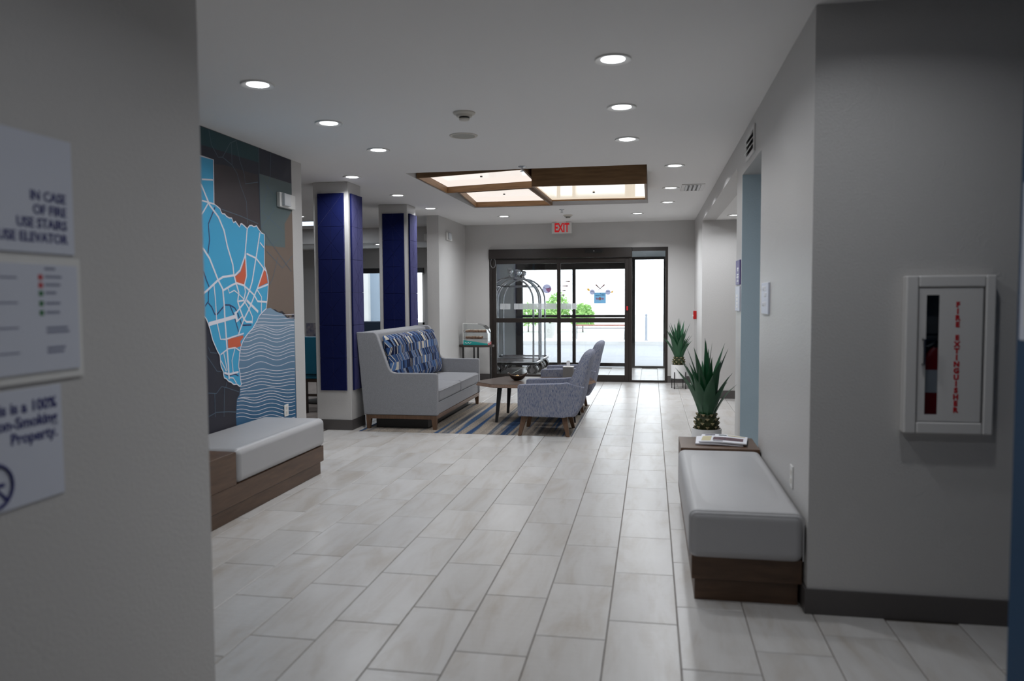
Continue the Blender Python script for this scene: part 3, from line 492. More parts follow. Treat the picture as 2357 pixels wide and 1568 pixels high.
# wall coordinates (y, z) of the printed mural shapes
MURAL = {'texas':[(5.24,2.528),(5.371,2.529),(5.362,2.196),(5.407,2.18),(5.444,2.167),(5.454,2.147),(5.473,2.132),(5.505,2.134),(5.536,2.117),(5.572,2.11),(5.608,2.112),(5.631,2.079),(5.664,2.091),(5.691,2.071),(5.721,2.052),(5.739,2.078),(5.756,2.082),(5.798,2.068),(5.841,2.049),(5.878,2.077),(5.914,2.083),(5.949,2.074),(5.995,2.086),(6.022,2.065),(6.049,2.048),(6.076,2.032),(6.124,2.026),(6.111,1.765),(6.109,1.759),(6.145,1.708),(6.162,1.665),(6.175,1.617),(6.161,1.54),(6.148,1.473),(6.124,1.387),(6.061,1.359),(6.003,1.328),(5.964,1.286),(5.888,1.224),(5.84,1.2),(5.797,1.177),(5.759,1.152),(5.732,1.131),(5.704,1.1),(5.688,1.069),(5.67,1.027),(5.663,0.984),(5.65,0.931),(5.668,0.876),(5.675,0.821),(5.688,0.776),(5.662,0.763),(5.618,0.787),(5.573,0.789),(5.535,0.812),(5.497,0.824),(5.47,0.845),(5.437,0.857),(5.429,0.884),(5.425,0.91),(5.399,0.943),(5.391,0.975),(5.389,1.011),(5.385,1.038),(5.35,1.076),(5.321,1.119),(5.296,1.156),(5.28,1.192),(5.264,1.238),(5.244,1.279),(5.216,1.325),(5.195,1.34),(5.102,1.388),(4.989,1.468),(4.869,1.621),(4.658,1.703),(4.528,1.797),(4.446,1.876),(4.622,1.904),(4.859,1.908),(4.981,1.933),(5.016,2.528)],'roads':[(0.0139,[(5.205,1.845),(5.281,1.779),(5.336,1.698),(5.385,1.623),(5.451,1.548),(5.465,1.431),(5.47,1.301),(5.478,1.228),(5.481,1.182),(5.49,1.072),(5.5,0.971),(5.505,0.892),(5.508,0.839)]),(0.0132,[(5.089,2.411),(5.208,2.308),(5.302,2.18),(5.418,2.101),(5.491,2.006),(5.532,1.888),(5.606,1.744),(5.617,1.668),(5.647,1.598),(5.685,1.523),(5.664,1.452),(5.699,1.384),(5.751,1.306),(5.793,1.282),(5.881,1.28)]),(0.0116,[(5.841,2.049),(5.795,1.824),(5.712,1.703),(5.626,1.656)]),(0.0116,[(5.803,1.842),(5.812,1.66),(5.773,1.583),(5.788,1.528),(5.759,1.465)]),(0.0124,[(6.048,2.034),(5.973,1.815),(5.971,1.814),(5.898,1.612),(5.85,1.538),(5.775,1.447),(5.635,1.359)]),(0.0116,[(5.821,1.843),(5.971,1.814),(6.089,1.739),(6.136,1.712)]),(0.0132,[(5.188,1.512),(5.232,1.533),(5.385,1.615),(5.456,1.642),(5.617,1.66)]),(0.0124,[(5.458,1.539),(5.58,1.58),(5.655,1.599),(5.764,1.582),(5.85,1.542),(5.929,1.501),(5.981,1.45),(6.142,1.444)]),(0.0116,[(6.098,1.725),(5.987,1.567),(5.928,1.497),(5.842,1.391),(5.75,1.302),(5.687,1.219),(5.663,1.184)]),(0.0108,[(5.986,1.558),(6.169,1.596)]),(0.0174,[(5.802,1.46),(5.871,1.423),(5.986,1.361)]),(0.0101,[(5.758,1.46),(5.834,1.391),(5.888,1.321),(5.881,1.266)]),(0.0093,[(5.33,1.584),(5.344,1.475),(5.354,1.305),(5.401,1.16),(5.475,1.156),(5.653,1.179),(5.745,1.19)]),(0.0232,[(5.249,1.283),(5.47,1.31),(5.633,1.332)]),(0.0232,[(5.623,1.368),(5.648,1.287)]),(0.0093,[(5.648,1.292),(5.735,1.334)]),(0.0116,[(5.673,1.452),(5.758,1.46)]),(0.0077,[(5.522,1.557),(5.545,1.518),(5.615,1.54),(5.684,1.51),(5.759,1.469)]),(0.0101,[(5.977,1.548),(6.048,1.487),(6.037,1.355)]),(0.0093,[(5.21,2.357),(5.356,2.375)]),(0.0093,[(5.197,2.099),(5.288,2.195)]),(0.0093,[(5.202,2.201),(5.369,2.193)]),(0.0085,[(5.395,1.042),(5.5,1.079),(5.608,1.082),(5.687,1.047)]),(0.0124,[(5.439,0.896),(5.51,0.878),(5.648,0.883)]),(0.0077,[(5.437,1.054),(5.482,0.91)]),(0.0077,[(5.602,1.075),(5.554,0.982),(5.568,0.886)]),(0.0077,[(5.397,0.995),(5.468,0.906)]),(0.0077,[(5.503,0.852),(5.566,0.843),(5.613,0.795)]),(0.0093,[(6.044,1.95),(6.118,1.907)]),(0.0116,[(4.528,1.797),(4.755,1.781),(5.009,1.873),(5.205,1.845)]),(0.0116,[(5.002,2.243),(5.089,2.411)]),(0.0116,[(4.658,1.703),(4.894,1.621),(5.188,1.512)])],'rivers':[(0.0093,[(5.2,1.677),(5.236,1.608),(5.27,1.558),(5.253,1.508),(5.25,1.454),(5.205,1.417)]),(0.0093,[(5.249,1.442),(5.292,1.412),(5.334,1.354),(5.364,1.354),(5.452,1.41),(5.48,1.425),(5.548,1.424),(5.62,1.399),(5.66,1.358),(5.714,1.267),(5.74,1.257),(5.871,1.255)]),(0.0093,[(5.548,1.422),(5.601,1.346),(5.661,1.22),(5.664,1.205)]),(0.0093,[(5.376,2.172),(5.28,2.037),(5.289,1.914),(5.262,1.812)]),(0.0093,[(5.443,0.89),(5.49,0.87)]),(0.0093,[(5.519,0.867),(5.597,0.872),(5.646,0.851)])],'orange':[[(5.802,1.814),(5.807,1.656),(5.769,1.585),(5.655,1.605),(5.637,1.651),(5.718,1.689)],[(6.098,1.723),(6.135,1.707),(6.164,1.61),(5.991,1.567)],[(5.504,1.155),(5.734,1.175),(5.743,1.158),(5.691,1.128),(5.699,1.09),(5.638,1.08),(5.505,1.086)]],'teal':[[(4.137,2.716),(5.251,2.746),(6.07,2.748),(6.062,2.624),(5.244,2.613),(4.13,2.577)]],'brown':[[(5.377,2.499),(5.516,2.514),(6.044,2.519),(6.062,2.11),(6.076,2.027),(5.996,2.09),(5.841,2.054),(5.721,2.061),(5.623,2.087),(5.474,2.137),(5.37,2.201)]],'sage':[[(6.069,2.534),(6.67,2.535),(6.654,2.482),(6.658,2.289),(6.503,2.152),(6.503,1.936),(6.138,1.932),(6.114,2.026),(6.073,2.036)]],'tan':[[(6.138,1.932),(6.503,1.936),(6.503,2.152),(6.658,2.289),(6.666,1.987),(6.651,1.324),(6.617,1.333),(6.579,1.282),(6.547,1.315),(6.512,1.304),(6.471,1.336),(6.414,1.361),(6.349,1.354),(6.286,1.379),(6.192,1.38),(6.123,1.374),(6.148,1.473),(6.175,1.617),(6.145,1.708),(6.111,1.765)]],'sea':[[(6.139,1.387),(6.208,1.391),(6.317,1.354),(6.413,1.338),(6.528,1.287),(6.658,1.28),(6.648,0.34),(6.623,0.201),(6.138,0.287),(5.608,0.381),(5.595,0.525),(5.617,0.666),(5.659,0.698),(5.673,0.767),(5.675,0.821),(5.668,0.876),(5.65,0.931),(5.67,1.027),(5.704,1.1),(5.797,1.177),(5.888,1.224),(6.003,1.328)]],'waves':[(0.0058,[(6.052,1.336),(6.083,1.336),(6.114,1.335),(6.145,1.333),(6.176,1.331),(6.208,1.329),(6.239,1.327),(6.272,1.325),(6.304,1.324),(6.337,1.323),(6.37,1.323),(6.404,1.323),(6.437,1.324),(6.472,1.325),(6.506,1.325),(6.541,1.326),(6.576,1.326),(6.612,1.326),(6.648,1.326)]),(0.0058,[(6.003,1.306),(6.036,1.306),(6.069,1.305),(6.103,1.304),(6.136,1.302),(6.17,1.299),(6.204,1.297),(6.239,1.294),(6.274,1.292),(6.31,1.291),(6.346,1.29),(6.382,1.29),(6.419,1.29),(6.456,1.291),(6.493,1.292),(6.531,1.292),(6.569,1.293),(6.608,1.292),(6.647,1.291)]),(0.0058,[(5.956,1.275),(5.991,1.275),(6.027,1.275),(6.062,1.274),(6.098,1.273),(6.134,1.27),(6.171,1.267),(6.208,1.264),(6.246,1.262),(6.284,1.26),(6.322,1.258),(6.361,1.257),(6.4,1.257),(6.44,1.258),(6.48,1.258),(6.521,1.259),(6.562,1.259),(6.604,1.258),(6.646,1.257)]),(0.0058,[(5.924,1.25),(5.961,1.25),(5.997,1.25),(6.034,1.25),(6.072,1.249),(6.11,1.246),(6.148,1.243),(6.187,1.24),(6.226,1.237),(6.266,1.234),(6.306,1.232),(6.346,1.231),(6.388,1.23),(6.429,1.231),(6.472,1.231),(6.514,1.231),(6.557,1.231),(6.601,1.231),(6.645,1.229)]),(0.0058,[(5.902,1.23),(5.939,1.235),(5.977,1.239),(6.015,1.241),(6.054,1.241),(6.093,1.236),(6.132,1.227),(6.172,1.217),(6.212,1.208),(6.252,1.2),(6.293,1.195),(6.335,1.194),(6.378,1.196),(6.421,1.201),(6.465,1.208),(6.51,1.215),(6.554,1.22),(6.6,1.223),(6.646,1.222)]),(0.0058,[(5.871,1.209),(5.91,1.213),(5.949,1.219),(5.989,1.223),(6.029,1.225),(6.07,1.221),(6.11,1.213),(6.151,1.203),(6.193,1.193),(6.235,1.183),(6.278,1.177),(6.322,1.174),(6.366,1.175),(6.411,1.18),(6.457,1.187),(6.503,1.194),(6.55,1.2),(6.597,1.202),(6.645,1.201)]),(0.0058,[(5.832,1.183),(5.873,1.186),(5.914,1.192),(5.955,1.198),(5.998,1.202),(6.04,1.2),(6.083,1.194),(6.126,1.185),(6.169,1.174),(6.213,1.163),(6.258,1.155),(6.304,1.15),(6.35,1.15),(6.398,1.153),(6.446,1.16),(6.495,1.167),(6.544,1.174),(6.594,1.177),(6.644,1.175)]),(0.0058,[(5.785,1.15),(5.827,1.151),(5.87,1.155),(5.914,1.162),(5.959,1.169),(6.003,1.171),(6.049,1.168),(6.094,1.16),(6.14,1.149),(6.187,1.137),(6.234,1.126),(6.282,1.119),(6.332,1.117),(6.382,1.119),(6.433,1.125),(6.484,1.133),(6.537,1.139),(6.59,1.143),(6.644,1.141)]),(0.0058,[(5.746,1.12),(5.79,1.119),(5.835,1.121),(5.881,1.128),(5.927,1.136),(5.974,1.141),(6.021,1.14),(6.068,1.135),(6.116,1.124),(6.165,1.112),(6.214,1.099),(6.265,1.09),(6.316,1.085),(6.368,1.086),(6.422,1.092),(6.476,1.1),(6.531,1.106),(6.587,1.11),(6.643,1.108)]),(0.0058,[(5.711,1.081),(5.757,1.077),(5.803,1.077),(5.85,1.082),(5.898,1.09),(5.946,1.097),(5.995,1.099),(6.045,1.096),(6.094,1.087),(6.145,1.074),(6.196,1.06),(6.248,1.049),(6.301,1.042),(6.356,1.042),(6.411,1.046),(6.468,1.054),(6.525,1.061),(6.583,1.064),(6.642,1.062)]),(0.0058,[(5.697,1.061),(5.743,1.056),(5.789,1.054),(5.837,1.058),(5.885,1.066),(5.934,1.073),(5.984,1.077),(6.034,1.074),(6.085,1.066),(6.136,1.053),(6.188,1.038),(6.241,1.026),(6.295,1.019),(6.35,1.018),(6.407,1.022),(6.464,1.029),(6.523,1.036),(6.582,1.04),(6.641,1.037)]),(0.0058,[(5.683,1.034),(5.729,1.028),(5.776,1.025),(5.825,1.028),(5.874,1.036),(5.923,1.044),(5.974,1.048),(6.025,1.046),(6.076,1.038),(6.128,1.025),(6.181,1.01),(6.235,0.997),(6.289,0.989),(6.345,0.987),(6.402,0.991),(6.461,0.998),(6.52,1.005),(6.58,1.008),(6.641,1.006)]),(0.0058,[(5.676,1.01),(5.723,1.004),(5.77,1.001),(5.818,1.003),(5.868,1.01),(5.918,1.018),(5.969,1.022),(6.02,1.021),(6.072,1.013),(6.124,1.0),(6.177,0.985),(6.231,0.971),(6.286,0.963),(6.343,0.96),(6.4,0.964),(6.459,0.971),(6.518,0.978),(6.579,0.981),(6.64,0.978)]),(0.0058,[(5.667,0.979),(5.714,0.972),(5.761,0.968),(5.81,0.969),(5.86,0.976),(5.911,0.984),(5.962,0.988),(6.013,0.987),(6.066,0.98),(6.118,0.966),(6.172,0.951),(6.226,0.937),(6.282,0.928),(6.339,0.925),(6.397,0.928),(6.456,0.934),(6.516,0.941),(6.577,0.944),(6.639,0.94)]),(0.0058,[(5.662,0.91),(5.71,0.907),(5.758,0.906),(5.806,0.91),(5.857,0.92),(5.907,0.93),(5.959,0.936),(6.011,0.936),(6.063,0.928),(6.116,0.915),(6.169,0.899),(6.224,0.885),(6.28,0.875),(6.337,0.872),(6.395,0.874),(6.454,0.881),(6.515,0.887),(6.576,0.889),(6.638,0.885)]),(0.0058,[(5.665,0.865),(5.712,0.865),(5.76,0.865),(5.809,0.867),(5.858,0.871),(5.909,0.875),(5.96,0.876),(6.011,0.874),(6.064,0.869),(6.117,0.86),(6.17,0.849),(6.225,0.84),(6.281,0.832),(6.337,0.828),(6.395,0.826),(6.454,0.826),(6.514,0.826),(6.575,0.823),(6.636,0.818)]),(0.0058,[(5.666,0.841),(5.713,0.84),(5.761,0.84),(5.81,0.842),(5.859,0.846),(5.909,0.85),(5.96,0.851),(6.012,0.849),(6.064,0.843),(6.117,0.833),(6.171,0.823),(6.225,0.813),(6.281,0.805),(6.337,0.801),(6.395,0.799),(6.454,0.799),(6.514,0.798),(6.574,0.796),(6.636,0.79)]),(0.0058,[(5.669,0.815),(5.716,0.814),(5.764,0.814),(5.813,0.816),(5.862,0.82),(5.912,0.823),(5.963,0.824),(6.014,0.821),(6.066,0.815),(6.119,0.805),(6.172,0.794),(6.226,0.784),(6.282,0.777),(6.338,0.772),(6.396,0.77),(6.454,0.77),(6.513,0.769),(6.574,0.766),(6.635,0.76)]),(0.0058,[(5.674,0.785),(5.72,0.784),(5.768,0.784),(5.816,0.786),(5.865,0.79),(5.915,0.793),(5.965,0.793),(6.017,0.79),(6.068,0.783),(6.121,0.773),(6.174,0.762),(6.228,0.752),(6.283,0.744),(6.339,0.739),(6.396,0.737),(6.454,0.736),(6.513,0.735),(6.573,0.732),(6.634,0.726)]),(0.0058,[(5.672,0.761),(5.719,0.76),(5.767,0.76),(5.815,0.761),(5.864,0.765),(5.914,0.767),(5.964,0.767),(6.016,0.764),(6.067,0.757),(6.12,0.747),(6.173,0.735),(6.227,0.725),(6.282,0.717),(6.338,0.712),(6.395,0.71),(6.454,0.709),(6.513,0.708),(6.573,0.704),(6.634,0.698)]),(0.0058,[(5.671,0.737),(5.718,0.736),(5.766,0.735),(5.814,0.737),(5.863,0.74),(5.913,0.742),(5.963,0.742),(6.015,0.738),(6.066,0.731),(6.119,0.72),(6.172,0.709),(6.226,0.699),(6.281,0.691),(6.337,0.686),(6.395,0.683),(6.453,0.682),(6.512,0.68),(6.572,0.676),(6.633,0.67)]),(0.0058,[(5.667,0.717),(5.714,0.718),(5.762,0.715),(5.81,0.709),(5.859,0.704),(5.909,0.7),(5.959,0.698),(6.011,0.698),(6.063,0.698),(6.116,0.697),(6.17,0.693),(6.224,0.686),(6.28,0.676),(6.336,0.664),(6.393,0.652),(6.451,0.641),(6.51,0.633),(6.57,0.629),(6.632,0.626)]),(0.0058,[(5.662,0.692),(5.709,0.692),(5.757,0.689),(5.805,0.683),(5.855,0.678),(5.905,0.674),(5.955,0.672),(6.007,0.671),(6.06,0.671),(6.113,0.67),(6.167,0.666),(6.222,0.659),(6.277,0.648),(6.334,0.636),(6.391,0.624),(6.449,0.613),(6.509,0.605),(6.569,0.599),(6.631,0.597)]),(0.0058,[(5.657,0.669),(5.704,0.669),(5.752,0.664),(5.8,0.655),(5.849,0.646),(5.9,0.64),(5.951,0.639),(6.003,0.641),(6.056,0.645),(6.11,0.647),(6.164,0.644),(6.219,0.637),(6.275,0.624),(6.331,0.608),(6.389,0.591),(6.447,0.577),(6.507,0.568),(6.568,0.564),(6.63,0.564)]),(0.0058,[(5.633,0.669),(5.681,0.666),(5.73,0.658),(5.779,0.646),(5.829,0.632),(5.88,0.622),(5.933,0.617),(5.986,0.617),(6.04,0.62),(6.095,0.622),(6.151,0.62),(6.207,0.614),(6.265,0.601),(6.322,0.585),(6.381,0.567),(6.441,0.552),(6.503,0.542),(6.566,0.537),(6.63,0.538)]),(0.0058,[(5.617,0.647),(5.666,0.644),(5.716,0.638),(5.766,0.625),(5.816,0.611),(5.868,0.6),(5.921,0.594),(5.975,0.593),(6.03,0.595),(6.086,0.597),(6.142,0.596),(6.2,0.589),(6.258,0.577),(6.317,0.56),(6.377,0.542),(6.438,0.526),(6.5,0.516),(6.564,0.511),(6.629,0.511)]),(0.0058,[(5.613,0.615),(5.662,0.612),(5.712,0.605),(5.762,0.593),(5.813,0.579),(5.865,0.567),(5.918,0.56),(5.972,0.559),(6.027,0.56),(6.083,0.562),(6.14,0.561),(6.197,0.554),(6.256,0.542),(6.315,0.525),(6.375,0.506),(6.436,0.49),(6.499,0.479),(6.563,0.474),(6.628,0.473)]),(0.0058,[(5.609,0.582),(5.658,0.579),(5.708,0.572),(5.758,0.56),(5.809,0.545),(5.861,0.533),(5.914,0.526),(5.968,0.523),(6.024,0.525),(6.08,0.526),(6.137,0.525),(6.195,0.518),(6.253,0.505),(6.313,0.488),(6.373,0.469),(6.434,0.452),(6.497,0.441),(6.562,0.436),(6.627,0.435)]),(0.0058,[(5.605,0.551),(5.654,0.549),(5.704,0.542),(5.754,0.529),(5.806,0.514),(5.858,0.502),(5.911,0.494),(5.965,0.491),(6.021,0.492),(6.077,0.494),(6.135,0.492),(6.193,0.485),(6.251,0.472),(6.311,0.454),(6.371,0.435),(6.433,0.418),(6.496,0.406),(6.561,0.4),(6.627,0.399)]),(0.0058,[(5.601,0.522),(5.65,0.52),(5.7,0.513),(5.751,0.5),(5.802,0.484),(5.854,0.471),(5.908,0.463),(5.962,0.46),(6.018,0.461),(6.075,0.462),(6.132,0.46),(6.19,0.453),(6.249,0.439),(6.309,0.421),(6.37,0.402),(6.432,0.384),(6.495,0.372),(6.56,0.366),(6.626,0.365)])],'faint':[(0.0062,[(5.323,2.745),(5.354,2.636),(5.441,2.56),(5.503,2.571),(5.621,2.705),(5.704,2.739)]),(0.0062,[(5.503,2.571),(5.637,2.534),(5.708,2.48),(5.755,2.394),(5.843,2.271),(5.852,2.091)]),(0.0062,[(5.637,2.708),(5.637,2.534)]),(0.0062,[(5.705,2.747),(5.756,2.589),(5.819,2.493),(5.833,2.414),(6.041,2.458)]),(0.0062,[(6.065,2.754),(6.063,2.522),(6.069,2.074)]),(0.0062,[(6.276,2.756),(6.256,2.542),(6.212,2.459),(6.105,2.218)]),(0.0062,[(6.082,2.525),(6.192,2.447),(6.308,2.386)]),(0.0062,[(6.104,2.213),(6.499,2.071),(6.266,1.946),(6.079,2.084)]),(0.0062,[(6.079,2.084),(6.301,2.249),(6.303,2.288)]),(0.0062,[(5.467,2.166),(5.742,2.143),(6.024,2.107)]),(0.0062,[(6.165,1.882),(6.441,1.748),(6.642,1.868)]),(0.0062,[(6.266,1.946),(6.613,1.724)]),(0.0062,[(6.363,1.844),(6.252,1.644),(6.189,1.585)]),(0.0062,[(5.207,1.051),(5.342,0.918),(5.407,0.909)]),(0.0062,[(5.218,0.764),(5.325,0.748),(5.401,0.793),(5.476,0.774),(5.65,0.721)]),(0.0062,[(5.438,0.778),(5.422,0.552)]),(0.0062,[(5.302,0.748),(5.302,0.57)]),(0.0062,[(5.209,0.585),(5.318,0.603),(5.485,0.583),(5.602,0.563)]),(0.0062,[(5.478,0.821),(5.457,0.776)]),(0.0062,[(5.236,1.109),(5.26,1.067),(5.349,1.056)])]}
# ------------------------------------------------------------------ recessed downlights
def downlight(x, y, label, group='round recessed downlights in the ceiling', z=CEIL, pw=1.0):
    t = thing('downlight', label, 'light', (x, y, z), group)
    MB().lathe([(.062, 0), (.066, -.004), (.098, -.010), (.100, -.006), (.100, 0)], seg=32, cap=False).build('trim_ring', 'white_plastic', t, smooth=True, local=True)
    MB().lathe([(.0001, -.0035), (.064, -.0035)], seg=32, cap=False).build('lens', 'lens', t, local=True)
    ld = bpy.data.lights.new('downlight_glow', 'AREA'); ld.shape = 'DISK'; ld.size = .125; ld.energy = DOWN_W*pw; ld.color = (.93, .96, 1.0); ld.spread = math.radians(150)
    lo = bpy.data.objects.new('downlight_glow', ld); C.objects.link(lo); lo.parent = t; lo.location = (0, 0, -.012)
    return t
downlight(-.21, 4.248, 'large recessed downlight nearest the top edge, right row', pw=.9)
downlight(-.204, 5.31, 'second recessed downlight from the top edge in the right row', pw=.95)
downlight(-.20, 6.384, 'third recessed downlight from the top edge, right row, before the wood tray', pw=1.2)
downlight(.219, 7.755, 'recessed downlight right of the near corner of the wood tray', pw=2.0)
downlight(.219, 9.303, 'recessed downlight beside the small square ceiling vent', pw=2.1)
downlight(.212, 10.688, 'recessed downlight right of the far corner of the wood tray', pw=2.2)
downlight(-.22, 12.009, 'recessed downlight before the entrance wall, right of the EXIT sign', pw=4.6)
downlight(-2.328, 4.312, 'large recessed downlight nearest the mural, first of the left row', pw=.85)
downlight(-2.331, 5.347, 'second recessed downlight of the left row, beside the mural')
downlight(-2.334, 6.389, 'third recessed downlight of the left row, nearest the wood tray', pw=1.3)
downlight(-3.12, 7.731, 'recessed downlight just before the nearer blue-panelled pillar', pw=1.5)
downlight(-3.12, 9.212, 'recessed downlight between the two blue-panelled pillars', pw=1.5)
downlight(-3.12, 10.644, 'recessed downlight just past the farther blue-panelled pillar', pw=1.0)
downlight(-2.30, 11.952, 'recessed downlight before the entrance wall, left of the EXIT sign', pw=2.6)
downlight(1.091, 10.671, 'recessed downlight in the ceiling of the side room on the right', z=2.556, pw=.8)
downlight(-5.02, 13.70, 'small recessed downlight in the lowered soffit of the dining room', z=2.483)
downlight(-4.7, 8.1, 'unseen downlight added to brighten the dining room behind the mural wall', pw=1.6)  # added out of view to lift the dark dining room
downlight(-5.4, 11.2, 'unseen downlight added to brighten the dining tables behind the pillars', pw=1.6)  # second added lamp, hidden from view, brightens the dining side
downlight(-.21, 3.17, 'recessed downlight just above the picture, first of the right row', pw=.75)
downlight(.93, 2.86, 'recessed downlight over the corridor beside the extinguisher cabinet', pw=.45)
downlight(-.21, 1.2, 'unseen downlight added to brighten the near hallway', pw=.8)  # added behind the view as fill for the foreground walls

def troffer():
    t = thing('ceiling_panel_light', 'flat rectangular ceiling panel light over the dining room, left of the pillars', 'light', (-5.75, 12.2, CEIL))
    B(-.62, .62, -.33, .33, -.012, 0).build('frame', 'white_plastic', t, local=True)
    mat('troffer_lens', (255, 255, 255), .5, emit=(214, 230, 255), estr=1.6)
    B(-.59, .59, -.30, .30, -.016, -.011).build('diffuser', 'troffer_lens', t, local=True)
    ld = bpy.data.lights.new('panel_glow', 'AREA'); ld.shape = 'RECTANGLE'; ld.size = 1.1; ld.size_y = .55; ld.energy = 14; ld.color = (.9, .95, 1)
    lo = bpy.data.objects.new('panel_glow', ld); C.objects.link(lo); lo.parent = t; lo.location = (0, 0, -.03)
troffer()

# ------------------------------------------------------------------ lit wooden ceiling tray
def tray(poly, label, h_in, pm='tray_panel', drop=0):
    cx = sum(p[0] for p in poly)/4; cy = sum(p[1] for p in poly)/4
    t = thing('light_tray', label, 'ceiling light', (cx, cy, CEIL))
    th = .022; n = 4; zt = CEIL+.329; zb = CEIL+.001-drop
    P = [Vector(p) for p in poly]
    inn = []
    for i in range(n):
        a, b, c = P[i-1], P[i], P[(i+1) % n]
        d1 = (b-a).normalized(); d2 = (c-b).normalized(); n1 = Vector((-d1.y, d1.x)); n2 = Vector((-d2.y, d2.x))
        bis = (n1+n2).normalized(); inn.append(b+bis*th/max(.3, bis.dot(n1)))
    for i in range(n):
        j = (i+1) % n
        MB().prism([P[i], P[j], inn[j], inn[i]], zb, zt, 'z').build('side_board', 'tray_wood', t)
    q = [p+(Vector((cx, cy))-p)*.004 for p in inn]
    pn = MB().prism(q, zb+h_in, zb+h_in+.006, 'z').build('glowing_panel', pm, t)
    B(cx-.012, cx+.012, cy-.012, cy+.012, zb+h_in-.012, zb+h_in-.0005).build('fixing_clip', 'black_metal', pn)
    return t
tray([(-2.49, 7.98), (-1.27, 7.66), (-1.27, 8.93), (-2.49, 9.20)], 'wood-framed glowing ceiling panel nearest the camera, left half of the tray', .075)
tray([(-2.34, 9.20), (-1.42, 8.995), (-1.37, 10.72), (-2.47, 10.68)], 'wood-framed glowing ceiling panel at the far left of the tray', .07)
tray([(-1.24, 7.985), (-.056, 8.045), (-.056, 9.345), (-1.21, 9.27)], 'wood-framed glowing ceiling panel in the right half, behind the broad dark board', .018, 'tray_panel_dim', .127)

# ------------------------------------------------------------------ blue felt panels on the pillars
def felt_panel(face, py, label):
    z0, z1, rows = .445, 2.63, 6
    hr = (z1-z0)/rows
    if face == 'front': a0, a1, ax, d = -3.64, -3.335, 'y', py-.001
    else: a0, a1, ax, d = py+.045, py+.365, 'x', -3.289
    t = thing('acoustic_panel', label, 'wall panel', ((a0+a1)/2, d, z0) if ax == 'y' else (d, (a0+a1)/2, z0), 'blue felt panels on the pillars')
    s_ = -1 if ax == 'y' else 1
    MB().prism([(a0, z0), (a1, z0), (a1, z1), (a0, z1)], d, d+s_*.006, ax).build('backing', 'felt_back', t)
    g_ = .0012
    for r_ in range(rows):
        zb, zt = z0+r_*hr, z0+(r_+1)*hr; cx, cz = (a0+a1)/2, (zb+zt)/2
        co = [(a0, zb), (cx, zb), (a1, zb), (a1, zt), (cx, zt), (a0, zt)]
        for i in range(6):
            tri = [Vector(co[i]), Vector(co[(i+1) % 6]), Vector((cx, cz))]
            ce = (tri[0]+tri[1]+tri[2])/3
            tri = [p+(ce-p).normalized()*g_*2.2 for p in tri]
            MB().prism([tuple(p) for p in tri], d+s_*.006, d+s_*.022, ax).build('felt_tile', 'felt', t)
felt_panel('front', 8.015, 'navy felt panel on the front of the nearer pillar')
felt_panel('side', 8.015, 'navy felt panel with crossed grooves on the lobby side of the nearer pillar')
felt_panel('front', 10.09, 'navy felt panel on the front of the farther pillar')
felt_panel('side', 10.09, 'navy felt panel with crossed grooves on the lobby side of the farther pillar')

